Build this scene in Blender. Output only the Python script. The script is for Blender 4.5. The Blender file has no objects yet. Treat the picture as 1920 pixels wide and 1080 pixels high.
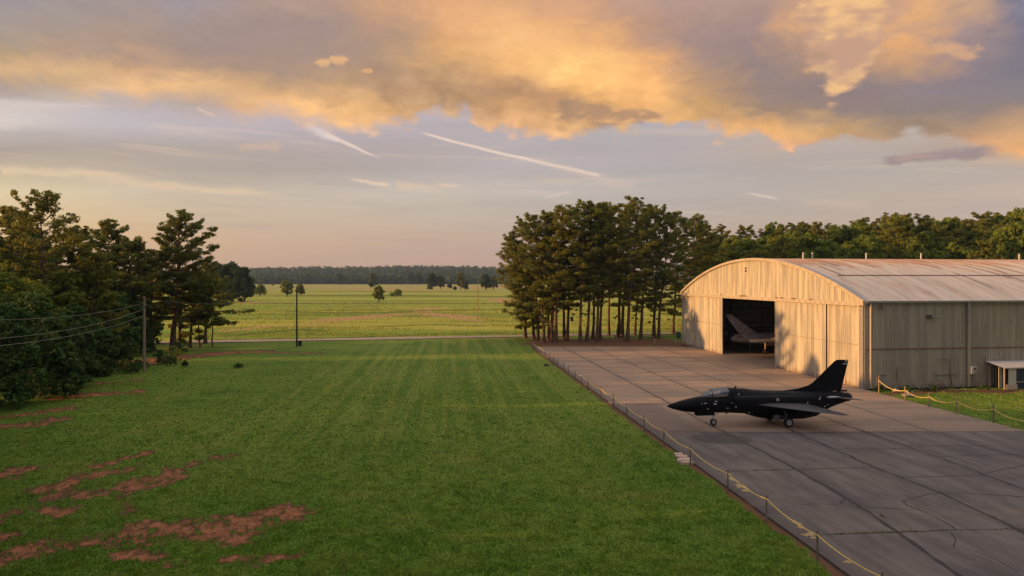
import bpy, math, random
import numpy as np
from mathutils import Vector, Matrix

random.seed(7)
RAD = math.radians
sc = bpy.context.scene
COL = sc.collection
HAZE = True
H, FP, YH = 11.0, 1280.0, 524.0        # eye height, focal length and horizon row of the 1920 px wide photograph

# ------------------------------------------------------------------ camera, world, sun, exposure
cam = bpy.data.cameras.new('camera')
co = bpy.data.objects.new('camera', cam); COL.objects.link(co)
co.location = (0, 0, H); co.rotation_euler = (RAD(90), 0, 0)
cam.sensor_width = 36.0; cam.lens = 36.0*FP/1920; cam.shift_y = -(540-YH)/1920
cam.clip_start = 0.1; cam.clip_end = 20000
sc.camera = co
sc.view_settings.view_transform = 'Standard'; sc.view_settings.look = 'None'
sc.view_settings.exposure = 0.30; sc.view_settings.gamma = 1.0
try: sc.view_settings.use_curve_mapping = False
except Exception: pass
sc.cycles.max_bounces = 5; sc.cycles.diffuse_bounces = 4; sc.cycles.glossy_bounces = 2
sc.cycles.transmission_bounces = 3; sc.cycles.transparent_max_bounces = 6; sc.cycles.volume_bounces = 0
sc.cycles.sample_clamp_indirect = 4.0
SUN_EL, SUN_AZ = 9.0, -96.3     # degrees above the horizon; from +Y, negative = to the left
sd = bpy.data.lights.new('sun', 'SUN'); so = bpy.data.objects.new('sun', sd); COL.objects.link(so)
sd.energy = 5.0; sd.angle = RAD(0.6); sd.color = (1.0, 0.53, 0.19)
_v = Vector((math.sin(RAD(SUN_AZ))*math.cos(RAD(SUN_EL)), math.cos(RAD(SUN_AZ))*math.cos(RAD(SUN_EL)), math.sin(RAD(SUN_EL))))
so.rotation_euler = _v.to_track_quat('Z', 'Y').to_euler(); so.location = (-60, 0, 40)

def lin(c):
    return tuple((x/255/12.92 if x/255 <= 0.04045 else ((x/255+0.055)/1.055)**2.4) for x in c)

class NT:
    def __init__(s, tree): s.t = tree; s.n = tree.nodes; s.l = tree.links
    def new(s, ty, **k):
        n = s.n.new(ty)
        for a, b in k.items(): setattr(n, a, b)
        return n
    def put(s, sock, v):
        if isinstance(v, bpy.types.NodeSocket): s.l.new(v, sock)
        elif v is not None:
            if hasattr(sock, 'default_value') and hasattr(sock.default_value, '__len__') and not hasattr(v, '__len__'): v = (v,)*len(sock.default_value)
            if hasattr(sock.default_value, '__len__') and len(sock.default_value) == 4 and len(v) == 3: v = (*v, 1)
            sock.default_value = v
    def m(s, op, a, b=None, c=None, clamp=False):
        n = s.new('ShaderNodeMath', operation=op, use_clamp=clamp)
        for i, v in enumerate((a, b, c)):
            if v is not None: s.put(n.inputs[i], v)
        return n.outputs[0]
    def vm(s, op, a, b=None):
        n = s.new('ShaderNodeVectorMath', operation=op); s.put(n.inputs[0], a)
        if b is not None: s.put(n.inputs[1], b)
        return n.outputs[0]
    def mix(s, f, a, b, bt='MIX'):
        n = s.new('ShaderNodeMix', data_type='RGBA', blend_type=bt, clamp_factor=True)
        s.put(n.inputs[0], f); s.put(n.inputs[6], a); s.put(n.inputs[7], b); return n.outputs[2]
    def ss(s, x, lo, hi, a=0.0, b=1.0, kind='SMOOTHSTEP'):
        n = s.new('ShaderNodeMapRange', interpolation_type=kind); n.clamp = True
        for i, v in enumerate((x, lo, hi, a, b)): s.put(n.inputs[i], v)
        return n.outputs[0]
    def xyz(s, v):
        n = s.new('ShaderNodeSeparateXYZ'); s.put(n.inputs[0], v); return n.outputs
    def comb(s, x, y, z=0.0):
        n = s.new('ShaderNodeCombineXYZ')
        for i, v in enumerate((x, y, z)): s.put(n.inputs[i], v)
        return n.outputs[0]
    def noise(s, vec, scale=1.0, detail=3.0, rough=0.5, dist=0.0, color=False, dim='3D'):
        n = s.new('ShaderNodeTexNoise', noise_dimensions=dim); s.put(n.inputs['Vector'], vec)
        n.inputs['Scale'].default_value = scale; n.inputs['Detail'].default_value = detail
        n.inputs['Roughness'].default_value = rough; n.inputs['Distortion'].default_value = dist
        return n.outputs[1] if color else n.outputs[0]
    def ramp(s, f, stops, interp='LINEAR'):
        n = s.new('ShaderNodeValToRGB'); cr = n.color_ramp; cr.interpolation = interp
        while len(cr.elements) > 1: cr.elements.remove(cr.elements[0])
        cr.elements[0].position = stops[0][0]; cr.elements[0].color = (*stops[0][1], 1)
        for p, c in stops[1:]:
            e = cr.elements.new(p); e.color = (*c, 1)
        s.put(n.inputs[0], f); return n.outputs[0]

def az_el(px, py):
    a = math.atan((px-960)/FP); return a, math.atan((YH-py)/FP*math.cos(a))

DECK = {   # evening sky read off by direction: altitude rows, colours from left to right every ~5 degrees
 -60: [(150,142,160),(152,142,158),(155,142,155),(158,145,155),(165,145,150),(172,146,145),(190,152,138),(205,160,132),(205,160,135),(195,155,138),(176,146,145),(172,144,145),(170,142,145),(190,152,138),(215,168,125),(180,150,142),(132,128,152)],
 0: [(160,148,152),(165,150,150),(165,148,148),(165,152,160),(175,150,145),(180,150,140),(200,157,125),(220,168,122),(215,166,126),(205,160,132),(180,150,142),(178,148,142),(178,148,142),(205,160,125),(232,178,115),(192,156,135),(135,128,148)],
 40: [(165,150,145),(170,150,142),(172,148,140),(165,145,142),(165,142,140),(165,142,138),(186,148,128),(226,173,119),(232,180,120),(215,165,122),(188,148,130),(170,142,138),(168,140,138),(228,174,112),(226,172,112),(176,146,138),(130,122,142)],
 80: [(185,158,130),(178,150,135),(172,146,135),(165,142,138),(165,142,138),(165,142,138),(176,147,128),(218,168,113),(243,192,122),(235,180,113),(205,158,122),(165,138,135),(158,135,135),(195,153,123),(222,168,112),(162,139,140),(132,124,140)],
 120: [(210,174,130),(212,174,130),(200,160,128),(178,148,132),(172,145,132),(172,145,132),(178,146,126),(200,158,116),(238,184,113),(255,204,118),(238,180,110),(185,148,126),(150,130,132),(172,140,122),(188,149,125),(150,132,140),(135,125,140)],
 160: [(170,150,145),(195,165,135),(234,190,132),(226,182,128),(205,165,125),(190,155,125),(185,148,120),(186,146,116),(190,148,112),(250,195,112),(250,192,112),(190,150,118),(155,132,128),(148,128,132),(148,130,135),(145,130,140),(140,130,140)],
 200: [(178,160,152),(180,160,152),(182,162,150),(188,160,140),(228,182,126),(246,196,124),(220,174,116),(180,145,118),(205,158,112),(218,170,112),(244,188,112),(205,162,112),(165,138,120),(150,130,128),(150,132,130),(150,132,130),(150,132,130)],
 240: [(180,160,152),(182,162,152),(190,170,160),(196,168,150),(215,178,138),(236,188,130),(240,190,126),(205,162,124),(240,188,126),(212,168,116),(214,170,118),(238,184,114),(236,182,112),(200,160,114),(166,140,120),(170,142,124),(212,166,120)],
 285: [(180,160,152),(182,162,152),(190,170,160),(196,168,150),(215,178,138),(236,190,140),(240,192,136),(236,188,130),(240,188,130),(232,180,124),(238,184,124),(242,186,122),(238,178,122),(222,170,124),(205,160,126),(226,172,120),(238,180,112)],
}
LOW = {
 160: [(214,206,206),(206,198,204),(196,190,204),(190,184,202),(188,182,202),(188,182,202),(188,182,200),(186,180,198),(184,178,194),(184,178,192),(184,178,192),(186,178,190),(186,178,186),(186,178,182),(190,180,182),(192,182,180),(192,182,178)],
 200: [(216,206,204),(206,198,200),(194,187,200),(190,184,200),(188,181,198),(188,181,198),(188,181,196),(186,180,194),(184,178,190),(184,178,188),(184,178,188),(186,178,186),(188,178,180),(188,180,180),(192,182,180),(194,184,180),(194,184,178)],
 235: [(206,196,194),(200,192,194),(193,186,194),(189,183,194),(187,180,192),(186,178,190),(186,178,188),(184,176,186),(182,176,186),(182,176,184),(182,176,184),(184,176,182),(188,178,176),(190,180,178),(192,182,178),(192,180,176),(192,178,174)],
 280: [(174,163,158),(177,165,160),(178,166,162),(179,168,164),(180,168,167),(180,168,172),(180,169,173),(182,171,175),(184,174,180),(180,172,178),(180,172,177),(184,173,174),(189,173,165),(187,174,172),(184,171,165),(182,163,155),(236,178,112)],
 320: [(200,184,162),(195,181,164),(190,176,163),(180,169,163),(178,167,162),(178,167,164),(180,170,170),(188,178,179),(187,180,183),(185,178,181),(182,176,179),(182,175,176),(180,172,171),(182,172,169),(182,174,170),(186,176,170),(192,178,168)],
 360: [(225,206,172),(218,201,174),(210,196,177),(208,191,172),(205,190,174),(200,188,179),(199,189,183),(198,188,181),(195,186,181),(192,184,180),(188,180,177),(186,178,174),(186,176,171),(188,176,169),(190,176,168),(194,178,168),(200,180,170)],
 400: [(226,200,158),(222,196,158),(215,191,160),(208,188,163),(205,185,166),(204,186,169),(200,184,170),(198,184,173),(194,180,171),(190,178,171),(188,176,169),(188,175,168),(190,175,167),(192,175,165),(194,176,166),(196,178,168),(198,178,168)],
 445: [(228,190,142),(225,187,143),(220,184,146),(213,180,149),(208,178,153),(205,176,155),(203,175,156),(200,174,158),(197,172,160),(195,171,160),(194,170,160),(193,170,158),(193,170,157),(194,171,157),(195,172,157),(196,172,157),(197,172,156)],
 500: [(226,182,140),(220,178,140),(214,175,142),(210,172,144),(207,169,144),(205,168,145),(203,167,147),(201,166,148),(199,165,150),(197,164,150),(196,163,150),(195,163,150),(195,163,150),(195,163,150),(196,164,150),(196,164,150),(197,164,150)],
}
def build_world():
    w = bpy.data.worlds.new('World'); sc.world = w; w.use_nodes = True
    t = w.node_tree; t.nodes.clear(); N = NT(t)
    tc = N.new('ShaderNodeTexCoord')
    x, y, z = N.xyz(tc.outputs['Generated'])
    az = N.m('ARCTAN2', x, y)
    el = N.m('ARCSINE', z)
    P = N.comb(az, N.m('MULTIPLY', el, 2.2), 0)
    # billows: warp the directions with cloud noise, more in the cloud deck than near the horizon
    w1 = N.noise(P, 4.5, 3, 0.5, 0.2, color=True)
    w2 = N.noise(P, 17, 5, 0.60, 0.5, color=True)
    a1 = N.xyz(w1); a2 = N.xyz(w2)
    amp = N.ss(el, az_el(960, 330)[1], az_el(960, 230)[1], 0.25, 1.0)
    def warp(base, c1, c2, k1, k2):
        d = N.m('ADD', N.m('MULTIPLY', N.m('SUBTRACT', c1, 0.5), k1), N.m('MULTIPLY', N.m('SUBTRACT', c2, 0.5), k2))
        return N.m('MULTIPLY_ADD', d, amp, base)
    azw = warp(az, a1[0], a2[0], 0.12, 0.13)
    elw = warp(el, a1[1], a2[1], 0.026, 0.056)
    A0, A1 = az_el(0, 524)[0]-0.02, az_el(1920, 524)[0]+0.02
    ca = N.m('MAXIMUM', N.m('COSINE', az), 0.3)
    def soft_c(c):
        r, g, b_ = c; q = max(0, r-195); p = max(0, 195-r)
        return lin((min(255, r+q*.08-p*.10), g-q*.04-p*.06, b_+q*.24-4-p*.07))
    def palette(tab, azs, els, interp):
        f = N.ss(azs, A0, A1, kind='LINEAR'); g = N.m('DIVIDE', els, ca); col = None; pe = None
        for r in sorted(tab, reverse=True):
            st = [((az_el(i*120, r)[0]-A0)/(A1-A0), (soft_c(c) if tab is DECK else lin((c[0]+2, c[1], c[2]-5)))) for i, c in enumerate(tab[r])]
            c = N.ramp(f, st, interp); e = math.atan((YH-r)/FP)
            col = c if col is None else N.mix(N.ss(g, pe, e, kind='LINEAR'), col, c); pe = e
        return col
    low = palette(LOW, N.m('MULTIPLY_ADD', N.m('SUBTRACT', a1[0], .5), .06, az), N.m('MULTIPLY_ADD', N.m('SUBTRACT', a1[1], .5), .018, el), 'LINEAR')
    top = palette(DECK, azw, elw, 'LINEAR')
    # puffs: smooth cells give the cauliflower lobes along the ragged lower edge and inside the lit part
    def puffs(sc_, w, sm=.55):
        v = N.new('ShaderNodeTexVoronoi', feature='SMOOTH_F1', voronoi_dimensions='2D'); v.inputs['Scale'].default_value = sc_; v.inputs['Smoothness'].default_value = sm
        N.put(v.inputs['Vector'], N.vm('ADD', N.comb(N.m('MULTIPLY', az, .8), N.m('MULTIPLY', el, 1.25), 0), N.vm('MULTIPLY', N.vm('SUBTRACT', w2, (.5, .5, .5)), (w, w, 0)))); return v.outputs['Distance']
    p1 = puffs(22, .05); p2 = puffs(55, .03)
    puff = N.m('ADD', N.m('MULTIPLY', p1, .65), N.m('MULTIPLY', p2, .35))
    EDGE = [(-60, 180), (0, 184), (200, 188), (400, 212), (560, 222), (700, 236), (775, 236), (815, 208), (880, 212), (915, 240), (1000, 256), (1080, 248), (1200, 238), (1275, 224), (1310, 240), (1400, 264), (1520, 270), (1600, 262), (1700, 258), (1780, 262), (1860, 282), (1940, 304)]
    est = [((az_el(px, 0)[0]-A0)/(A1-A0), (math.atan((YH-py)/FP),)*3) for px, py in EDGE]; est = [(min(1, max(0, p)), c) for p, c in est]
    eb = N.ramp(N.ss(N.m('MULTIPLY_ADD', N.m('SUBTRACT', a2[0], .5), .03, az), A0, A1, kind='LINEAR'), est, 'LINEAR')
    _sc = N.new('ShaderNodeSeparateColor'); N.put(_sc.inputs[0], eb); eb = _sc.outputs[0]
    ge = N.m('DIVIDE', el, ca)
    ed = N.m('SUBTRACT', N.m('ADD', ge, N.m('MULTIPLY', N.m('SUBTRACT', .42, puff), N.ss(az, az_el(300, 0)[0], az_el(700, 0)[0], .010, .040))), eb)
    ed = N.m('MULTIPLY_ADD', N.m('SUBTRACT', a2[1], .5), .030, ed)
    soft = N.ss(az, az_el(350, 0)[0], az_el(850, 0)[0], .028, .0105)
    deck = N.ss(N.m('DIVIDE', ed, soft), -1.0, 1.0)
    # relief of the deck: soft folds everywhere, crisp puffs through its middle
    n1 = N.noise(N.comb(N.m('MULTIPLY_ADD', el, 1.6, az), N.m('MULTIPLY', el, 2.4), 3.1), 9, 6, 0.58, 0.4)
    mid = N.m('MULTIPLY', N.ss(az, az_el(560, 0)[0], az_el(760, 0)[0]), N.ss(az, az_el(1330, 0)[0], az_el(1130, 0)[0]))
    mid = N.m('MULTIPLY', mid, N.ss(ge, math.atan(440/FP), math.atan(370/FP)))
    rim = N.ss(ed, .045, .004)
    k = N.m('ADD', N.m('MULTIPLY_ADD', N.m('SUBTRACT', n1, 0.5), 0.20, 1.05), N.m('MULTIPLY', N.m('SUBTRACT', .40, puff), N.m('MULTIPLY_ADD', N.m('MAXIMUM', mid, N.m('MULTIPLY', rim, N.ss(az, az_el(400, 0)[0], az_el(700, 0)[0], .1, .8))), .46, .03)))
    n4 = N.noise(N.comb(az, N.m('MULTIPLY', el, 1.5), 1.7), 40, 4, .6, .6); k = N.m('MULTIPLY_ADD', N.m('SUBTRACT', n4, .5), .16, k)
    top = N.mix(1.0, top, N.comb(k, N.m('POWER', k, 1.06), N.m('POWER', k, 1.10)), 'MULTIPLY')
    col = N.mix(deck, low, top)
    sv = N.comb(N.m('MULTIPLY', az, 2.2), N.m('MULTIPLY', N.m('ADD', el, N.m('MULTIPLY', az, 0.035)), 34), 0)
    n2 = N.noise(sv, 1.6, 5, 0.6, 0.4)
    st2 = N.m('MULTIPLY', N.ss(n2, 0.52, 0.76), N.m('SUBTRACT', 1.0, deck))
    st2 = N.m('MULTIPLY', st2, N.ss(el, az_el(960, 470)[1], az_el(960, 390)[1]))
    col = N.mix(N.m('MULTIPLY', st2, 0.38), col, lin((238, 208, 178)))
    n3 = N.noise(N.comb(N.m('MULTIPLY', az, 1.3), N.m('MULTIPLY', el, 14), 7), 3.0, 4, 0.55)
    col = N.mix(N.m('MULTIPLY', N.ss(n3, 0.45, 0.7), N.m('MULTIPLY', N.m('SUBTRACT', 1.0, deck), 0.28)), col, lin((172, 162, 160)))
    # separate small clouds, wisps and vapour trails: centre line from p0 to p1, half-widths in photo px
    fine = N.noise(P, 26, 5, 0.55, 0.2, color=True); fx = N.xyz(fine)
    def stroke(p0, p1, w0, w1, rgb, op, rag=1.0, soft=0.5, fade=None):
        nonlocal col
        (ax, ey), (bx, by) = az_el(*p0), az_el(*p1)
        L = math.hypot(bx-ax, by-ey); ux, uy = (bx-ax)/L, (by-ey)/L
        ja = N.m('MULTIPLY', N.m('SUBTRACT', fx[0], 0.5), 0.022*rag); je = N.m('MULTIPLY', N.m('SUBTRACT', fx[1], 0.5), 0.016*rag)
        dx = N.m('ADD', N.m('SUBTRACT', az, ax), ja); dy = N.m('ADD', N.m('SUBTRACT', el, ey), je)
        s_ = N.m('DIVIDE', N.m('MULTIPLY_ADD', dx, ux, N.m('MULTIPLY', dy, uy)), L)
        t_ = N.m('ABSOLUTE', N.m('SUBTRACT', N.m('MULTIPLY', dy, ux), N.m('MULTIPLY', dx, uy)))
        wd = N.ss(s_, 0, 1, w0/FP, w1/FP, kind='LINEAR')
        over = N.m('MAXIMUM', N.m('SUBTRACT', N.m('ABSOLUTE', N.m('SUBTRACT', s_, 0.5)), 0.5), 0.0)
        r = N.m('ADD', N.m('DIVIDE', t_, wd), N.m('MULTIPLY', over, L*FP/max(w0, w1)*0.8))
        r = N.m('ADD', r, N.m('MULTIPLY', N.m('SUBTRACT', fx[2], 0.5), 1.3*rag))
        if fade: op = N.m('MULTIPLY', N.m('MULTIPLY', N.ss(s_, 0, fade[0]), N.ss(s_, 1.0, 1-fade[1])), op)
        col = N.mix(N.m('MULTIPLY', N.ss(r, 1.0+soft, 1.0-soft), op), col, rgb if isinstance(rgb, bpy.types.NodeSocket) else lin(rgb))
    stroke((780, 246), (1132, 331), 1.8, 2.8, (240, 214, 196), .9, .25, .9, (.10, .05))
    stroke((1000, 300), (1180, 350), 2, 10, (215, 190, 176), .4, .8, .8)
    stroke((565, 232), (640, 266), 7, 4, (226, 208, 204), .8, .8, .9, (.4, .1))
    stroke((606, 249), (718, 299), 3.6, 1.2, (236, 212, 198), .85, .25, .9, (.1, .3))
    stroke((370, 203), (400, 216), 2, 3, (220, 190, 170), .7, .5)
    stroke((650, 335), (738, 350), 2, 3, (238, 208, 180), .8, .7, .9, (.3, .2))
    stroke((735, 344), (830, 352), 7, 3, (228, 198, 172), .6, 1.0, .9, (.2, .4))
    stroke((815, 344), (870, 350), 3, 2, (232, 200, 172), .8, .9, .9, (.3, .4))
    stroke((1390, 358), (1466, 374), 1.6, 2.4, (228, 203, 190), .7, .5, .9, (.3, .3))
    stroke((1010, 372), (1080, 358), 3, 2, (220, 198, 184), .6, .8, .9, (.4, .3))
    stroke((900, 358), (1060, 364), 5, 4, (212, 192, 178), .5, 1.2, .9, (.3, .3))
    stroke((1480, 378), (1640, 384), 5, 7, (212, 186, 170), .45, 1.2, .9, (.3, .3))
    stroke((0, 318), (300, 332), 5, 6, (236, 206, 170), .6, 1.3, .9, (.01, .5))
    stroke((100, 326), (560, 370), 7, 5, (234, 204, 168), .55, 1.3, .9, (.3, .3))
    stroke((-60, 194), (230, 201), 7, 3, (222, 208, 204), .5, 1.0, .95, (.01, .5))
    stroke((-120, 230), (120, 222), 12, 7, (222, 209, 205), .55, 1.6, .95, (.01, .5))
    stroke((1640, 302), (1890, 279), 6, 8, (160, 142, 142), .95, 1.2, .5, (.12, .25))
    stroke((1660, 299), (1790, 288), 4, 3, (200, 164, 146), .5, 1.2, .9, (.3, .4))
    stroke((596, 116), (616, 117), 6, 6, (236, 186, 132), .85, 1.1, .7)
    stroke((628, 112), (646, 110), 7, 7, (234, 182, 130), .85, 1.1, .7)
    stroke((682, 131), (694, 131), 5, 5, (222, 170, 125), .9, .6, .4)
    stroke((455, 275), (520, 275), 5, 6, (210, 180, 160), .6, 1.0, .7)
    # lit towering cloud at the right, darker belly left of centre
    tw = N.mix(N.ss(N.m('ADD', N.m('MULTIPLY', n1, .8), N.m('MULTIPLY', puff, .5)), .42, .72), lin((246, 196, 138)), lin((200, 158, 134)))
    stroke((1560, -60), (1540, 40), 50, 40, tw, .9, 2.0, .55)
    stroke((1640, -60), (1600, 60), 70, 55, tw, .85, 2.2, .5)
    stroke((1600, 55), (1580, 128), 46, 30, tw, .9, 2.0, .45)
    stroke((1720, -60), (1650, 40), 60, 30, tw, .6, 2.2, .8)
    stroke((1765, 92), (1830, 102), 7, 9, (222, 172, 132), .75, 1.6, .8)
    stroke((980, 165), (1060, 208), 16, 14, (172, 134, 108), .45, 2.4, .9)
    stroke((1060, 208), (1210, 218), 20, 9, (164, 132, 112), .75, 2.4, .8)
    stroke((860, 130), (960, 165), 14, 16, (180, 140, 110), .35, 2.4, .9)
    # the rest of the dome: high cloud and the atmosphere itself
    sky = N.new('ShaderNodeTexSky', sky_type='NISHITA'); sky.sun_disc = False
    sky.sun_elevation = RAD(SUN_EL); sky.sun_rotation = RAD(SUN_AZ) % (2*math.pi); sky.air_density = 1.2; sky.dust_density = 2.0
    nis = N.mix(1.0, sky.outputs[0], (0.10, 0.10, 0.10), 'MULTIPLY')
    up = N.mix(0.8, nis, (1.0, 0.93, 0.86))
    col = N.mix(N.ss(el, RAD(23.5), RAD(42)), col, up)
    bg = N.new('ShaderNodeBackground'); N.put(bg.inputs[0], col); bg.inputs[1].default_value = 0.815
    out = N.new('ShaderNodeOutputWorld'); N.l.new(bg.outputs[0], out.inputs[0])
build_world()

# ------------------------------------------------------------------ placing helpers
def dist_of(py, z=0.0): return FP*(H-z)/(py-YH)
def gp(px, py, z=0.0):
    d = dist_of(py, z); return ((px-960)/FP*d, d, z)
def at(px, d, z=0.0): return ((px-960)/FP*d, d, z)
def zat(py, d): return H+(YH-py)/FP*d

# ------------------------------------------------------------------ materials
MATS = {}
def material(name):
    m = bpy.data.materials.new(name); m.use_nodes = True; N = NT(m.node_tree); N.n.clear()
    b = N.new('ShaderNodeBsdfPrincipled'); o = N.new('ShaderNodeOutputMaterial'); N.l.new(b.outputs[0], o.inputs[0])
    MATS[name] = m; return m, N, b, o
def bump(N, b, h, strength=0.5, dist=0.05):
    n = N.new('ShaderNodeBump'); n.inputs['Strength'].default_value = strength; n.inputs['Distance'].default_value = dist
    N.put(n.inputs['Height'], h); N.l.new(n.outputs[0], b.inputs['Normal'])
def geo(N): return N.new('ShaderNodeNewGeometry').outputs['Position']
def objc(N): return N.new('ShaderNodeTexCoord').outputs['Object']
def attr(N, name):
    n = N.new('ShaderNodeAttribute'); n.attribute_name = name; return n.outputs['Fac']

def simple(name, c, rough=0.6, metal=0.0, var=0.15, scale=6.0, c2=None, bmp=0.0, spec=0.5):
    m, N, b, o = material(name)
    n = N.noise(objc(N), scale, 4, 0.6)
    c2 = c2 or tuple(x*(1-var*2) for x in c)
    N.put(b.inputs['Base Color'], N.mix(N.ss(n, 0.3, 0.7), c2, c))
    b.inputs['Roughness'].default_value = rough; b.inputs['Metallic'].default_value = metal
    b.inputs['Specular IOR Level'].default_value = spec
    if bmp: bump(N, b, n, bmp, 0.02)
    return m

def foliage(name, dark, light, sun=(0.12, 0.12, 0.02), trans=0.30):
    m, N, b, o = material(name)
    v = attr(N, 'var'); n = N.noise(geo(N), 0.35, 3, 0.6)
    f = N.m('ADD', N.m('MULTIPLY', v, 0.85), N.m('MULTIPLY', N.m('SUBTRACT', n, .35), 0.9), clamp=True)
    c = N.mix(N.ss(f, 0.15, 0.95, kind='LINEAR'), dark, light)
    rnd = N.new('ShaderNodeObjectInfo').outputs['Random']
    c = N.mix(N.m('MULTIPLY', rnd, 0.35), c, sun)
    N.put(b.inputs['Base Color'], c); b.inputs['Roughness'].default_value = 0.6; b.inputs['Specular IOR Level'].default_value = 0.25
    tr = N.new('ShaderNodeBsdfTranslucent'); N.put(tr.inputs[0], N.mix(0.5, c, sun))
    ms = N.new('ShaderNodeMixShader'); ms.inputs[0].default_value = trans
    N.l.new(b.outputs[0], ms.inputs[1]); N.l.new(tr.outputs[0], ms.inputs[2]); N.l.new(ms.outputs[0], o.inputs[0])
    return m
M_PINE = foliage('pine_needles', (0.036, 0.062, 0.014), (0.205, 0.235, 0.038), (0.28, 0.24, 0.028), .45)
M_LEAF = foliage('broad_leaves', (0.038, 0.080, 0.014), (0.230, 0.310, 0.040), (0.32, 0.30, 0.030), .45)
M_HEDGE = foliage('thicket_leaves', (0.024, 0.062, 0.014), (0.080, 0.160, 0.026), (0.10, 0.16, 0.022))
M_YLEAF = foliage('yellow_green_leaves', (0.050, 0.075, 0.014), (0.14, 0.165, 0.022), (0.20, 0.18, 0.02))
M_FARLEAF = foliage('far_wood_leaves', (0.022, 0.048, 0.018), (0.065, 0.105, 0.030), (0.09, 0.12, 0.03))
def bark_mat(name, a, b_):
    m, N, b, o = material(name); x, y, z = N.xyz(objc(N))
    n = N.noise(N.comb(N.m('MULTIPLY', x, 6), N.m('MULTIPLY', y, 6), N.m('MULTIPLY', z, 1.2)), 1.5, 5, 0.65)
    N.put(b.inputs['Base Color'], N.mix(N.ss(n, 0.35, 0.65), a, b_)); b.inputs['Roughness'].default_value = 0.9
    bump(N, b, n, 0.8, 0.08); return m
M_BARK = bark_mat('pine_bark', (0.045, 0.026, 0.018), (0.19, 0.105, 0.065))
M_BARK2 = bark_mat('grey_bark', (0.03, 0.025, 0.02), (0.10, 0.085, 0.065))

# ------------------------------------------------------------------ numpy noise
_rs = np.random.RandomState(11); _LAT = _rs.rand(256, 256)
def vnoise(x, y):
    xi = np.floor(x).astype(int); yi = np.floor(y).astype(int); fx = x-xi; fy = y-yi
    fx = fx*fx*(3-2*fx); fy = fy*fy*(3-2*fy)
    g = lambda i, j: _LAT[i & 255, j & 255]
    return (g(xi, yi)*(1-fx)+g(xi+1, yi)*fx)*(1-fy)+(g(xi, yi+1)*(1-fx)+g(xi+1, yi+1)*fx)*fy
def fbm(x, y, o=4):
    s = 0; a = 0.5; t = 0
    for i in range(o):
        s = s+a*vnoise(x*2**i+17*i, y*2**i+31*i); t += a; a *= 0.55
    return s/t

# ------------------------------------------------------------------ mesh helpers
def fast_mesh(name, V, F, mat, parent=None, attrs=None, smooth=False):
    V = np.asarray(V, dtype=np.float32); F = np.asarray(F, dtype=np.int32)
    me = bpy.data.meshes.new(name); k = F.shape[1]
    me.vertices.add(len(V)); me.vertices.foreach_set('co', V.ravel())
    me.loops.add(F.size); me.loops.foreach_set('vertex_index', F.ravel())
    me.polygons.add(len(F)); me.polygons.foreach_set('loop_start', np.arange(len(F), dtype=np.int32)*k)
    me.polygons.foreach_set('use_smooth', np.full(len(F), smooth))
    for n, a in (attrs or {}).items():
        at_ = me.attributes.new(n, 'FLOAT', 'POINT'); at_.data.foreach_set('value', np.asarray(a, dtype=np.float32))
    me.update(calc_edges=True); me.validate()
    if mat: me.materials.append(mat)
    o = bpy.data.objects.new(name, me); COL.objects.link(o)
    if parent: o.parent = parent
    return o
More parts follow.
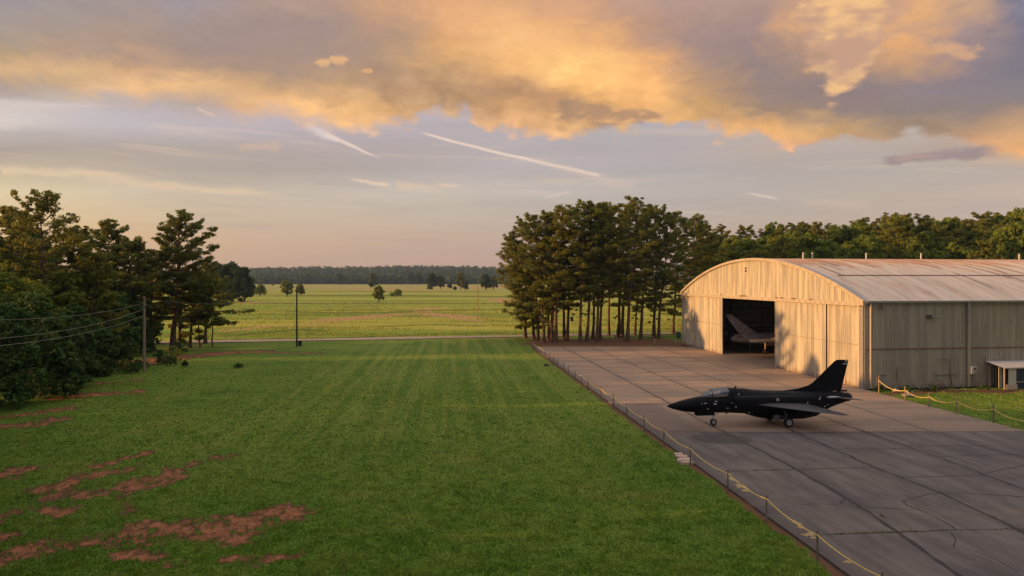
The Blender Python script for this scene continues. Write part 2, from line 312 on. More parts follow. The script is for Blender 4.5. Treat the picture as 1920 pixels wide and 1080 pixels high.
class MB:
    def __init__(s): s.v = []; s.f = []
    def add(s, V, F):
        k = len(s.v); s.v += [tuple(p) for p in V]; s.f += [tuple(i+k for i in q) for q in F]; return s
    def box(s, c, d, rz=0.0, ry=0.0, rx=0.0):
        R = Matrix.Rotation(rz, 3, 'Z') @ Matrix.Rotation(ry, 3, 'Y') @ Matrix.Rotation(rx, 3, 'X'); V = []
        for i in range(8):
            p = Vector(((-.5, .5)[i & 1]*d[0], (-.5, .5)[i >> 1 & 1]*d[1], (-.5, .5)[i >> 2 & 1]*d[2])); V.append(R @ p+Vector(c))
        return s.add(V, [(0, 2, 3, 1), (4, 5, 7, 6), (0, 1, 5, 4), (2, 6, 7, 3), (0, 4, 6, 2), (1, 3, 7, 5)])
    def tube(s, pts, r, n=8, cap=True):
        pts = [Vector(p) for p in pts]; m = len(pts); rr = r if hasattr(r, '__len__') else [r]*m; V = []; F = []
        for i, p in enumerate(pts):
            t = (pts[min(i+1, m-1)]-pts[max(i-1, 0)]).normalized()
            u = t.cross(Vector((0, 0, 1)) if abs(t.z) < .9 else Vector((1, 0, 0))).normalized(); w = t.cross(u)
            for j in range(n):
                a = 2*math.pi*j/n; V.append(p+(u*math.cos(a)+w*math.sin(a))*rr[i])
        for i in range(m-1):
            for j in range(n):
                F.append((i*n+j, i*n+(j+1) % n, (i+1)*n+(j+1) % n, (i+1)*n+j))
        if cap: F += [tuple(range(n))[::-1], tuple(range((m-1)*n, m*n))]
        return s.add(V, F)
    def loft(s, rings, cap=True):
        n = len(rings[0]); V = [p for r in rings for p in r]; F = []
        for i in range(len(rings)-1):
            for j in range(n): F.append((i*n+j, i*n+(j+1) % n, (i+1)*n+(j+1) % n, (i+1)*n+j))
        if cap: F += [tuple(range(n))[::-1], tuple(range((len(rings)-1)*n, len(rings)*n))]
        return s.add(V, F)
    def lathe_y(s, c, prof, n=20):     # spin about the y axis: prof = (y, r)
        return s.loft([[(c[0]+r*math.cos(2*math.pi*j/n), c[1]+y, c[2]+r*math.sin(2*math.pi*j/n)) for j in range(n)] for y, r in prof])
    def build(s, name, mat, parent=None, smooth=False, bevel=0.0):
        me = bpy.data.meshes.new(name); me.from_pydata(s.v, [], s.f); me.update()
        import bmesh
        b = bmesh.new(); b.from_mesh(me); bmesh.ops.recalc_face_normals(b, faces=b.faces)
        if bevel: bmesh.ops.bevel(b, geom=list(b.edges), offset=bevel, segments=2, affect='EDGES', clamp_overlap=True)
        b.to_mesh(me); b.free()
        if smooth:
            me.polygons.foreach_set('use_smooth', [True]*len(me.polygons))
            if smooth != 'all' and hasattr(me, 'set_sharp_from_angle'): me.set_sharp_from_angle(angle=RAD(35))
        if mat: me.materials.append(mat)
        o = bpy.data.objects.new(name, me); COL.objects.link(o)
        if parent: o.parent = parent
        return o
def tag(o, label=None, cat=None, group=None, kind=None):
    if label: o['label'] = label
    if cat: o['category'] = cat
    if group: o['group'] = group
    if kind: o['kind'] = kind
    return o
def empty(name, loc, rz=0.0):
    o = bpy.data.objects.new(name, None); COL.objects.link(o); o.location = loc; o.rotation_euler = (0, 0, rz); o.empty_display_size = .5; return o
def copy_tree(o, parent=None):
    c = o.copy(); COL.objects.link(c); c.parent = parent
    for ch in [x for x in bpy.data.objects if x.parent == o]: copy_tree(ch, c)
    return c

# ------------------------------------------------------------------ ground, field, hills
EX = lambda d: 2.9+0.107*(115.4-d)            # left edge of the apron
RX = lambda d: 35.2+0.108*(68.0-d)            # right edge of the apron
AD0, AD1 = 8.0, 111.7
def polyd(x, y, pts):
    best = np.full(x.shape, 1e9)
    for (x0, y0), (x1, y1) in zip(pts[:-1], pts[1:]):
        dx, dy = x1-x0, y1-y0; t = np.clip(((x-x0)*dx+(y-y0)*dy)/(dx*dx+dy*dy+1e-9), 0, 1)
        best = np.minimum(best, np.hypot(x-x0-t*dx, (y-y0-t*dy)))
    return best
DIRT = [  # photo polylines and half-widths in metres
 ([(-60, 1050), (60, 1030), (150, 1012), (300, 996), (420, 990)], 1.0), ([(280, 996), (400, 982), (505, 968)], 1.6), ([(420, 995), (460, 1005)], .8), ([(500, 968), (560, 950)], .35),
 ([(165, 922), (260, 908), (320, 890), (330, 872), (420, 854)], .75), ([(255, 905), (320, 895)], 1.1),
 ([(0, 888), (60, 876)], .8), ([(60, 915), (120, 905)], .6), ([(190, 870), (280, 845)], .55), ([(195, 885), (240, 878)], .6), ([(0, 965), (60, 950), (120, 960)], .5),
 ([(-20, 798), (70, 794), (110, 785)], 1.0), ([(20, 778), (70, 772), (128, 764)], .8), ([(110, 746), (160, 738), (248, 733)], 1.3), ([(180, 718), (260, 712)], .5),
 ([(230, 1035), (290, 1040)], .5), ([(420, 1045), (445, 1042)], .3), ([(520, 1040), (560, 1035)], .45), ([(320, 1055), (340, 1052)], .4), ([(0, 1010), (10, 1005)], .7),
 ([(350, 668), (420, 661), (480, 659)], 2.2), ([(480, 659), (600, 661)], .9), ([(250, 676), (330, 672)], 2.0)]
STRAW = [([(200, 690), (260, 680), (330, 668)], 3.0)]
FIELD_T = [([(620, 600), (730, 590), (800, 588), (880, 595)], 5.0), ([(780, 583), (815, 578)], 3.5), ([(860, 598), (900, 602)], 2), ([(455, 567), (510, 568)], 5), ([(420, 620), (500, 612), (620, 608)], 1.6),
 ([(880, 540), (930, 538)], 40), ([(650, 541), (760, 543)], 24), ([(930, 560), (1000, 575)], 6), ([(1010, 600), (1060, 603)], 2.5), ([(1120, 612), (1140, 613)], 1.0)]
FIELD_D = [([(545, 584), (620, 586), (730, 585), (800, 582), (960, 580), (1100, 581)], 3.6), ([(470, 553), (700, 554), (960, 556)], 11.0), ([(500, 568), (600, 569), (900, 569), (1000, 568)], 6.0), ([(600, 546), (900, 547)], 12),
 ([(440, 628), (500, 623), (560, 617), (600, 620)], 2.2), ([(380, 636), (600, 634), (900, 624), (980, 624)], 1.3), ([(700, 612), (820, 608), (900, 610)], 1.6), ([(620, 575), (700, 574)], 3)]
def masks(x, y):
    def band(lst, q):
        m = np.zeros(x.shape)
        for pts, w in lst:
            G = [gp(a, b)[:2] for a, b in pts]
            dd = polyd(x, y, G)/w; m = np.maximum(m, np.clip(1.55-dd*q*1.15, 0, 1))
        return m
    n = fbm(x*0.9, y*0.55, 4); n2 = fbm(x*3.1+5, y*2.1, 3)
    dirt = band(DIRT, 0.85)
    near = (y < 125)
    sw = np.zeros(x.shape)
    # pine straw under the grove, leaf litter along the apron edge
    sx = np.clip(1-np.abs((x-17)/17)**4, 0, 1)*np.clip((y-112)/1.5, 0, 1)*np.clip((134-y)/8, 0, 1)
    sw = np.maximum(sw, sx*1.3*np.clip(1.3-(y-112)/22, .3, 1)); sw = np.maximum(sw, band(STRAW, .9))
    ed = x-EX(y); sw = np.maximum(sw, np.clip(1.35-np.abs(ed+0.12)/0.42, 0, 1)*(y < 112))
    rd = polyd(x, y, [gp(1650, 740)[:2], gp(1740, 733)[:2], gp(1920, 732)[:2]]); sw = np.maximum(sw, np.clip(1.5-rd/1.0, 0, 1))
    n5 = fbm(x*1.9+40, y*3.4+9, 4); dirt = np.clip(dirt*1.25+(n-.5)*1.9+(n5-.5)*2.1-.20, 0, 1)*(dirt > .02)
    isl = np.clip((fbm(x*2.3+70, y*4.2+11, 3)-.66)*9, 0, 1); dirt = dirt*(1-.9*isl*(y < 60))
    thr = lambda m, k=1.0: np.clip(m*1.25+(n-0.5)*1.5*k+(n2-0.5)*0.9*k-0.25, 0, 1)*(m > 0.02)
    patch = np.clip((n-0.60)*7, 0, 1)*np.clip((-x*0.9+4-(y-24)*0.9)/14, 0, 1)*np.clip((y-20)/5, 0, 1)*0.75
    return np.maximum(dirt, patch), thr(sw), thr(band(FIELD_T, 0.8), 1.3), thr(band(FIELD_D, .9), .9)
ROADY = lambda x: 122.5+(x+49)*0.205
def hill(x, y):
    r = np.clip((y-1450)/1100, 0, 1); r = r*r*(3-2*r)
    return r*(24+22*fbm(x*0.0028+3, y*0.0006, 3)+5*np.exp(-((x+350)/500)**2))
def ground_z(x, y):
    z = -0.03+0.05*(fbm(x*.8, y*.8, 3)-.5)*np.clip((x*x+y*y)/100, 0, 1)-0.035
    ins = np.minimum(np.minimum(x-EX(y), RX(y)-x), np.minimum(y-AD0, AD1-y))
    z = z-0.30*np.clip(ins/0.5, 0, 1)
    # hangar footprint kept low as well
    lx, ly = (x-35.3)*.99104+(y-68.4)*.1336, -(x-35.3)*.1336+(y-68.4)*.99104
    inh = np.minimum(np.minimum(lx+1, 67-lx), np.minimum(ly, 47.9-ly)); z = z-0.30*np.clip(inh/.5, 0, 1)
    return z+hill(x, y)
def build_ground():
    fa = np.radians(np.linspace(-43, 43, 840)); ca = np.radians(np.linspace(47, 313, 60)); ang = np.concatenate([fa, ca])
    r = np.concatenate([[0.01, 4, 8, 12, 16], 20*1.0118**np.arange(0, 500)]); r = r[r < 6500]
    A, R = np.meshgrid(ang, r); X = (R*np.sin(A)).ravel(); Y = (R*np.cos(A)).ravel()
    Z = ground_z(X, Y)
    na, nr = len(ang), len(r); i = np.arange(na); j = np.arange(nr-1)
    I, J = np.meshgrid(i, j); I = I.ravel(); J = J.ravel(); I2 = (I+1) % na
    F = np.stack([J*na+I, (J+1)*na+I, (J+1)*na+I2, J*na+I2], 1)[:, ::-1]
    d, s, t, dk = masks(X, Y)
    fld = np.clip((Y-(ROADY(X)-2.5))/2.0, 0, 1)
    d = d*(1-fld)
    Z = Z-d*0.05
    wood = np.clip((Y-1500)/40, 0, 1)
    m, N, b, o = material('ground_cover')
    p = geo(N); x, y, z = N.xyz(p)
    n1 = N.noise(p, 0.05, 4, .55); n2 = N.noise(p, 0.9, 5, .65); n3 = N.noise(p, 9.0, 4, .7)
    g = N.mix(N.ss(n1, .3, .7), (0.100, 0.185, 0.019), (0.160, 0.240, 0.028))
    g = N.mix(N.m('MULTIPLY', N.ss(n2, .42, .72), .75), g, (0.185, 0.225, 0.036))
    g = N.mix(N.m('MULTIPLY', N.ss(n3, .55, .35), .75), g, (0.045, 0.095, 0.012))
    n6 = N.noise(p, .16, 5, .62)
    g = N.mix(N.m('MULTIPLY', N.ss(n6, .50, .72), .6), g, (0.215, 0.215, 0.040)); g = N.mix(N.m('MULTIPLY', N.ss(n6, .50, .30), .5), g, (0.070, 0.140, 0.014))
    # mowing stripes run away from the camera, beside the apron
    u = N.m('MULTIPLY_ADD', y, 0.085, x)
    sn = N.noise(N.comb(N.m('MULTIPLY', u, 0.8), N.m('MULTIPLY', y, 0.02), 0), 1.0, 4, .7)
    sa = N.m('MULTIPLY', N.ss(sn, .42, .58), N.m('MULTIPLY', N.ss(x, -30, -18), N.ss(y, 32, 55)))
    g = N.mix(N.m('MULTIPLY', sa, .62), g, (0.235, 0.265, 0.048))
    f1 = N.noise(N.comb(N.m('MULTIPLY', x, .006), N.m('MULTIPLY', y, .040), 0), 1.0, 6, .62)
    f2 = N.noise(N.comb(N.m('MULTIPLY', x, .12), N.m('MULTIPLY', y, .35), 2), 1.0, 5, .7)
    fc = N.mix(N.ss(f1, .35, .62), (0.16, 0.25, 0.028), (0.38, 0.35, 0.050))
    fc = N.mix(N.m('MULTIPLY', N.ss(f2, .50, .75), .6), fc, (0.46, 0.36, 0.10))
    fc = N.mix(N.m('MULTIPLY', N.ss(f2, .45, .22), .6), fc, (0.09, 0.16, 0.020))
    fc = N.mix(N.m('MULTIPLY', N.ss(y, 300, 1100), .55), fc, (0.36, 0.30, 0.12))
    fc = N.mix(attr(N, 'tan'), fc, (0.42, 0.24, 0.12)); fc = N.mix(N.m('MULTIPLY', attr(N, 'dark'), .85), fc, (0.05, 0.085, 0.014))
    c = N.mix(attr(N, 'field'), g, fc)
    sn2 = N.noise(p, 5.0, 4, .7)
    c = N.mix(N.ss(N.m('ADD', attr(N, 'straw'), N.m('MULTIPLY', N.m('SUBTRACT', sn2, .5), .8)), .35, .7), c, N.mix(sn2, (0.12, 0.055, 0.030), (0.22, 0.12, 0.07)))
    dn = N.noise(N.comb(x, N.m('MULTIPLY', y, .6), 0), 2.4, 5, .7)
    dc = N.mix(N.ss(N.m('ADD', N.m('MULTIPLY', attr(N, 'dirt'), .35), dn), .62, 1.0), (0.085, 0.040, 0.022), (0.40, 0.160, 0.080))
    c = N.mix(N.ss(N.m('ADD', attr(N, 'dirt'), N.m('ADD', N.m('MULTIPLY', N.m('SUBTRACT', n3, .5), .8), N.m('MULTIPLY', N.m('SUBTRACT', dn, .5), .9))), .16, .74), c, dc)
    c = N.mix(attr(N, 'wood'), c, (0.03, 0.045, 0.02))
    N.put(b.inputs['Base Color'], c); b.inputs['Roughness'].default_value = .9; b.inputs['Specular IOR Level'].default_value = .15
    bump(N, b, N.m('ADD', n3, N.m('MULTIPLY', n2, .8)), .9, .12)
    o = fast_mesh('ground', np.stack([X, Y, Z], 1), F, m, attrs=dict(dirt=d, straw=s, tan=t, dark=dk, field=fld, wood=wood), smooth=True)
    tag(o, 'mown green lawn with red clay patches, rough meadow beyond the road', kind='structure')
build_ground()
def build_road():
    V = []; F = []
    xs = np.linspace(-130, 170, 120)
    for i, x in enumerate(xs):
        yy = ROADY(x)+.6*math.sin(x*.03); w = 2.1+.3*math.sin(x*.21)
        for k in range(5): V.append((x, yy+w*(k/2-1), 0.03+.03*math.sin(math.pi*k/4)))
    F = [(i*5+k, (i+1)*5+k, (i+1)*5+k+1, i*5+k+1) for i in range(len(xs)-1) for k in range(4)]
    m, N, b, o = material('gravel'); p = geo(N)
    n = N.noise(p, 2.0, 5, .7); k = N.noise(p, .15, 3, .5)
    N.put(b.inputs['Base Color'], N.mix(N.ss(n, .3, .7), (0.24, 0.17, 0.13), (0.40, 0.31, 0.26))); b.inputs['Roughness'].default_value = .95
    bump(N, b, n, .6, .05)
    tag(fast_mesh('gravel_road', V, F, m, smooth=True), 'pale pinkish gravel road crossing behind the lawn', kind='structure')
build_road()

# blades: upright slivers of grass. near lawn and rough meadow
def blades(name, P, h, w, mat, label, lean=.35, seed=1):
    rs = np.random.RandomState(seed); n = len(P); a = rs.rand(n)*2*math.pi
    t = np.stack([np.cos(a), np.sin(a), np.zeros(n)], 1)*(w*(.6+.8*rs.rand(n)))[:, None]
    hh = h*(.55+.9*rs.rand(n)); ln = np.stack([rs.randn(n), rs.randn(n), np.zeros(n)], 1)*lean
    top = P+np.stack([np.zeros(n), np.zeros(n), hh], 1)+ln*hh[:, None]
    V = np.stack([P-t, P+t, top], 1).reshape(-1, 3)
    return fast_mesh(name, V, np.arange(3*n).reshape(-1, 3), mat, attrs=dict(var=np.repeat(rs.rand(n), 3)))
def grass_mat(name, a, b_, c_):
    m, N, b, o = material(name); v = attr(N, 'var'); n = N.noise(geo(N), .5, 4, .6); n6 = N.noise(geo(N), .16, 5, .62)
    c = N.mix(v, a, b_); c = N.mix(N.ss(n, .45, .7), c, c_); c = N.mix(N.m('MULTIPLY', N.ss(n6, .50, .72), .55), c, (0.25, 0.24, 0.045)); c = N.mix(N.m('MULTIPLY', N.ss(n6, .5, .3), .45), c, (0.07, 0.15, 0.014)); N.put(b.inputs['Base Color'], c)
    b.inputs['Roughness'].default_value = .6; b.inputs['Specular IOR Level'].default_value = .2
    tr = N.new('ShaderNodeBsdfTranslucent'); N.put(tr.inputs[0], c); ms = N.new('ShaderNodeMixShader'); ms.inputs[0].default_value = .3
    N.l.new(b.outputs[0], ms.inputs[1]); N.l.new(tr.outputs[0], ms.inputs[2]); N.l.new(ms.outputs[0], o.inputs[0]); return m
def build_grass():
    rs = np.random.RandomState(5); n = 420000
    u = rs.rand(n)*2010-45; dd = 22.5*(112/22.5)**(rs.rand(n)**1.35); x = (u-960)/FP*dd
    ok = (x < EX(dd)-.25)
    ok |= (x > RX(dd)+.3) & (dd > 40)
    ok &= rs.rand(n) < np.clip((112-dd)/45, 0, 1)
    x, dd = x[ok], dd[ok]
    d, s, t, dk = masks(x, dd); keep = (rs.rand(len(x)) > np.clip(d*1.5, 0, .965)) & (rs.rand(len(x)) > s*1.1)
    lxy = (x-35.3)*-.1336+(dd-68.4)*.99104; keep &= ~((lxy > -.5) & (x > 34))
    x, y = x[keep], dd[keep]; P = np.stack([x, y, ground_z(x, y)-.01], 1)
    clump = fbm(x*2.2, y*2.2, 3); hh = .045+.075*np.clip((clump-.35)*2.2, 0, 1)+.05*np.clip(masks(x, y)[0], 0, .5)
    o = blades('lawn_grass', P, hh, .022+.0006*y, grass_mat('lawn_blades', (0.095, 0.190, 0.019), (0.195, 0.320, 0.034), (0.215, 0.270, 0.042)), '')
    tag(o, 'short green lawn grass between the trees and the concrete apron', 'grass', kind='stuff')
    n = 70000; u = rs.rand(n)*1100+300; py = 534+(640-534)*rs.rand(n)**.8; y = FP*H/(py-YH); x = (u-960)/FP*y
    k = (y > ROADY(x)+3.2) & (y < 330); x, y = x[k], y[k]; d, s, t, dk = masks(x, y); band = fbm(x*.02+9, y*.11, 3); k = rs.rand(len(x)) > np.maximum(np.maximum(t, dk)*1.1, (band-.42)*5); x, y = x[k], y[k]
    P = np.stack([x, y, ground_z(x, y)-.03], 1); sc_ = np.clip(y/130, 1, 4)
    o = blades('meadow_grass', P, .26*sc_**.5, .09*sc_, grass_mat('meadow_blades', (0.15, 0.21, 0.028), (0.34, 0.34, 0.055), (0.38, 0.32, 0.09)), '', seed=3)
    tag(o, 'tall yellow green meadow grass in evening sun beyond the gravel road', 'grass', kind='stuff')
build_grass()

# ------------------------------------------------------------------ apron
def build_apron():
    m, N, b, o = material('apron_concrete')
    p = geo(N); x, y, z = N.xyz(p)
    wob = N.m('MULTIPLY', N.m('SUBTRACT', N.noise(p, .35, 4, .6), .5), 1.1)
    n1 = N.noise(p, .22, 5, .6); n2 = N.noise(p, 2.2, 5, .7); n3 = N.noise(p, 22, 3, .7)
    st = N.noise(N.comb(N.m('MULTIPLY', x, .10), N.m('MULTIPLY', y, .8), 0), 1.0, 4, .6)
    al = N.noise(N.comb(N.m('MULTIPLY', N.m('MULTIPLY_ADD', y, .115, x), 1.2), N.m('MULTIPLY', y, .22), 4), 1.0, 5, .65)
    conc = N.mix(N.ss(n1, .35, .65), (0.27, 0.185, 0.138), (0.35, 0.235, 0.17))
    conc = N.mix(N.m('MULTIPLY', N.ss(st, .50, .64), .75), conc, (0.44, 0.27, 0.17))  # clay streaks, boosted in colour to suggest bands of low sun
    conc = N.mix(N.m('MULTIPLY', N.ss(st, .48, .32), .6), conc, (0.18, 0.13, 0.105))
    conc = N.mix(N.m('MULTIPLY', N.ss(n2, .5, .7), .35), conc, (0.16, 0.115, 0.09))
    asp = N.mix(N.ss(al, .30, .72), (0.088, 0.073, 0.071), (0.160, 0.132, 0.124))
    asp = N.mix(N.m('MULTIPLY', N.ss(n1, .52, .7), .5), asp, (0.085, 0.075, 0.08))
    conc = N.mix(N.m('MULTIPLY', N.ss(N.m('ADD', y, N.m('MULTIPLY', wob, 5)), 61, 50), .45), conc, (0.155, 0.115, 0.095))
    f = N.ss(N.m('ADD', y, N.m('MULTIPLY', wob, .35)), 49.0, 49.5)
    c = N.mix(f, asp, conc)
    uj = N.m('ADD', N.m('MULTIPLY_ADD', N.m('SUBTRACT', y, 47.6), .115, x), N.m('MULTIPLY', wob, .35))
    for k in (15.5, 20.5, 25.5, 30.8):
        jd = N.m('ABSOLUTE', N.m('SUBTRACT', uj, k)); c = N.mix(N.m('MULTIPLY', N.ss(jd, .75, .05), N.m('MULTIPLY', N.ss(n2, .3, .6), N.ss(y, 47, 51, .50, .16))), c, (0.070, 0.058, 0.056))
    tm = N.noise(N.comb(N.m('MULTIPLY', uj, 2.4), N.m('MULTIPLY', y, .05), 9), 1.0, 3, .6)
    c = N.mix(N.m('MULTIPLY', N.ss(tm, .60, .74), .35), c, (0.065, 0.055, 0.055))
    # darker old surface beside the rope and around the nose wheel
    u = N.m('SUBTRACT', x, N.m('MULTIPLY_ADD', N.m('SUBTRACT', 115.4, y), .107, 2.9))
    dk = N.m('MULTIPLY', N.ss(N.m('ADD', u, wob), 4.6, 3.4), N.m('MULTIPLY', N.ss(y, 49, 49.4), N.ss(y, 60.6, 60.3)))
    c = N.mix(N.m('MULTIPLY', dk, .55), c, (0.11, 0.085, 0.08))
    edge = N.m('MULTIPLY', N.ss(N.m('ADD', u, N.m('MULTIPLY', wob, .6)), 1.3, .2), .6)
    c = N.mix(edge, c, (0.075, 0.062, 0.062))
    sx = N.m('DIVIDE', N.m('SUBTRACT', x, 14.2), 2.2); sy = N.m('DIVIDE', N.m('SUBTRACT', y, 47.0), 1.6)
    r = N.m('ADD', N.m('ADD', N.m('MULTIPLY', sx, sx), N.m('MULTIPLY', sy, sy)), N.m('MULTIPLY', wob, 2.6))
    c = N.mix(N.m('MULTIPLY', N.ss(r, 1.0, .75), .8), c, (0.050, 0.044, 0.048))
    c = N.mix(N.m('MULTIPLY', N.ss(n2, .56, .78), .28), c, (0.09, 0.075, 0.07)); c = N.mix(N.m('MULTIPLY', N.ss(n3, .6, .8), .25), c, (0.36, 0.30, 0.26))
    N.put(b.inputs['Base Color'], c); N.put(b.inputs['Roughness'], N.ss(n1, .3, .7, .62, .85)); b.inputs['Specular IOR Level'].default_value = .35
    bump(N, b, N.m('ADD', n3, n2), .35, .02)
    V = []
    for zz in (0.03, -.25): V += [(EX(AD0), AD0, zz), (RX(AD0), AD0, zz), (RX(AD1), AD1, zz), (EX(AD1), AD1, zz)]
    ap = MB().add(V, [(0, 1, 2, 3), (0, 4, 5, 1), (1, 5, 6, 2), (2, 6, 7, 3), (3, 7, 4, 0)]).build('apron', m)
    tag(ap, 'weathered concrete and asphalt aircraft apron with dark tar joints', kind='structure')
    # tar joints and cracks: thin ragged ribbons 4 mm above
    rs = random.Random(4); B = MB()
    def ribbon(pts, w, seg=.6, jit=.05, z=.034):
        P = []
        for (x0, y0), (x1, y1) in zip(pts[:-1], pts[1:]):
            n = max(1, int(math.hypot(x1-x0, y1-y0)/seg)); P += [(x0+(x1-x0)*i/n+rs.gauss(0, jit)*(i > 0), y0+(y1-y0)*i/n+rs.gauss(0, jit)*(i > 0)) for i in range(n)]
        P.append(pts[-1]); V = []
        for i, (px, py) in enumerate(P):
            a, c = P[max(i-1, 0)], P[min(i+1, len(P)-1)]; dx, dy = c[0]-a[0], c[1]-a[1]; L = math.hypot(dx, dy)+1e-6
            ww = w*.5*rs.uniform(.45, 1.3); V += [(px-dy/L*ww, py+dx/L*ww, z), (px+dy/L*ww, py-dx/L*ww, z)]
        B.add(V, [(2*i, 2*i+1, 2*i+3, 2*i+2) for i in range(len(P)-1)])
    G = lambda *q: [gp(a, b, .034)[:2] for a, b in q]
    ribbon(G((1055, 650.6), (1253.6, 755.3), (1345, 804), (1402, 833)), .16); ribbon(G((1402, 833), (1490, 878), (1560, 918), (1640, 968), (1800, 1080)), .24, jit=.03)
    ribbon(G((1107, 650.6), (1314, 736.7), (1489, 809)), .15); ribbon(G((1489, 809), (1570, 845), (1640, 876), (1770, 927), (1940, 1008)), .22, jit=.03)
    ribbon(G((1160, 650.6), (1300, 697), (1370, 719), (1600, 802)), .13); ribbon(G((1600, 802), (1702, 837), (1800, 872), (1935, 924)), .2, jit=.04)
    ribbon(G((1225, 650.6), (1300, 671), (1440, 712), (1600, 762), (1735, 806)), .10); ribbon(G((1735, 806), (1830, 835), (1935, 862)), .12)
    for q, w in [([(1105, 674.5), (1160, 673)], .14), ([(1035, 666), (1080, 665)], .10), ([(1150, 698), (1278, 697)], .10), ([(1190, 757.5), (1253, 757)], .10), ([(1250, 757), (1480, 758)], .05),
                 ([(1100, 724), (1250, 723)], .05), ([(1342, 686), (1450, 700)], .08), ([(1190, 806), (1385, 812), (1600, 810), (1930, 809)], .07),
                 ([(1345, 884), (1500, 880), (1640, 876)], .09), ([(1572, 842), (1706, 841)], .07), ([(1700, 836), (1860, 836)], .07), ([(1755, 857), (1830, 853), (1930, 852)], .06),
                 ([(1526, 1003), (1600, 1001), (1700, 997), (1800, 993), (1935, 992)], .06), ([(1700, 895), (1850, 891)], .05), ([(1850, 886), (1925, 872)], .07),
                 ([(1693, 939), (1740, 926), (1770, 924), (1830, 926), (1925, 932)], .06), ([(1693, 939), (1700, 947), (1745, 965), (1785, 986), (1790, 992)], .09), ([(1783, 998), (1792, 1012), (1788, 1025)], .07),
                 ([(1625, 950), (1700, 955), (1715, 956)], .04), ([(1585, 933), (1576, 945)], .10), ([(1805, 1025), (1860, 1045), (1910, 1072)], .035), ([(1500, 946), (1577, 945)], .03), ([(1690, 961), (1735, 966)], .03),
                 ([(1283, 703), (1330, 703)], .06), ([(1380, 733), (1420, 741)], .04)]:
        ribbon(G(*q), w, jit=.03, z=.038)
    jm, N, b, o = material('tar_joint'); n = N.noise(geo(N), 3, 4, .6)
    N.put(b.inputs['Base Color'], N.mix(N.ss(n, .4, .7), (0.024, 0.020, 0.020), (0.050, 0.042, 0.038))); b.inputs['Roughness'].default_value = .8
    B.build('tar_joint', jm, ap)
    # sand patches by the rope, and weeds in one joint
    sm = simple('sand', (0.50, 0.34, 0.16), .95, scale=5, c2=(0.30, 0.20, 0.11)); S = MB()
    def blob(px, py, a, bb, rot, seed):
        c = gp(px, py, .036); q = random.Random(seed); n = 22; V = [c]
        for i in range(n):
            t = 2*math.pi*i/n; rr = q.uniform(.45, 1.25); u, v = a*rr*math.cos(t), bb*rr*math.sin(t)
            V.append((c[0]+u*math.cos(rot)-v*math.sin(rot), c[1]+u*math.sin(rot)+v*math.cos(rot), .040+.001*(seed % 3)))
        S.add(V, [(0, i+1, (i+1) % n+1) for i in range(n)])
    for i, q in enumerate([(1372, 898, .55, .16, -1.2), (1390, 912, .5, .28, -1.25), (1400, 920, .3, .2, -1), (1492, 979, .55, .16, -1.3), (1503, 989, .30, .14, -1.2), (1515, 1003, .34, .2, .2), (1527, 1008, .2, .12, .2), (1588, 1053, .24, .16, .2), (1520, 999, .16, .1, .5)]): blob(*q, i)
    S.build('sand_patch', sm, ap)
    rs2 = np.random.RandomState(9); P = []
    for (a, b_), (c, d_), k in [((1560, 1002), (1720, 996), 120), ((1720, 996), (1930, 992), 30), ((1415, 882), (1470, 881), 24), ((1650, 966), (1656, 970), 20)]:
        for _ in range(k):
            t = rs2.rand(); g = gp(a+(c-a)*t, b_+(d_-b_)*t, .034); P.append((g[0]+rs2.randn()*.05, g[1]+rs2.randn()*.04, .034))
    o = blades('joint_weeds', np.array(P), .06, .03, grass_mat('dry_weed_blades', (0.10, 0.10, 0.03), (0.20, 0.17, 0.05), (0.14, 0.14, 0.04)), '', lean=.8, seed=8)
    tag(o, 'sparse weeds growing in the cross joint of the near asphalt', 'weeds', kind='stuff')
    return m
M_APRON = build_apron()

# ------------------------------------------------------------------ trees
def tubes_np(paths, sides=6):
    V = []; F = []; k = 0
    for pts, rr in paths:
        pts = np.asarray(pts, float); n = len(pts)
        t = np.gradient(pts, axis=0); t /= np.linalg.norm(t, axis=1)[:, None]+1e-9
        ref = np.where(np.abs(t[:, 2:3]) < .9, np.array([[0, 0, 1.]]), np.array([[1., 0, 0]]))
        u = np.cross(t, ref); u /= np.linalg.norm(u, axis=1)[:, None]+1e-9; w = np.cross(t, u)
        a = np.arange(sides)*2*math.pi/sides
        ring = pts[:, None]+(u[:, None]*np.cos(a)[None, :, None]+w[:, None]*np.sin(a)[None, :, None])*np.asarray(rr)[:, None, None]
        V.append(ring.reshape(-1, 3)); i, j = np.meshgrid(np.arange(n-1), np.arange(sides), indexing='ij'); i = i.ravel(); j = j.ravel(); j2 = (j+1) % sides
        F.append(np.stack([i*sides+j, i*sides+j2, (i+1)*sides+j2, (i+1)*sides+j], 1)+k); k += n*sides
    return np.concatenate(V), np.concatenate(F)
def leafquads(C, R, K, size, rs, flat=.6, up=.5):
    up = up*.35
    n = len(C); N_ = n*K
    d = rs.randn(N_, 3); d /= np.linalg.norm(d, axis=1)[:, None]
    rad = np.repeat(R, K)*(rs.rand(N_)**.45); c = np.repeat(C, K, 0)+d*rad[:, None]*np.array([1, 1, flat])
    nn = d*1.25+rs.randn(N_, 3)*.42+np.array([0, 0, up*.8]); nn /= np.linalg.norm(nn, axis=1)[:, None]
    t = np.cross(nn, rs.randn(N_, 3)); t /= np.linalg.norm(t, axis=1)[:, None]+1e-9; b = np.cross(nn, t)
    s = size*(.6+.8*rs.rand(N_)); t *= s[:, None]; b *= (s*.45)[:, None]
    V = np.stack([c-t, c+b, c+t, c-b], 1).reshape(-1, 3)
    v = np.repeat(np.repeat(rs.rand(n), K)*.7+rs.rand(N_)*.3, 4)
    return V, np.arange(4*N_).reshape(-1, 4), v
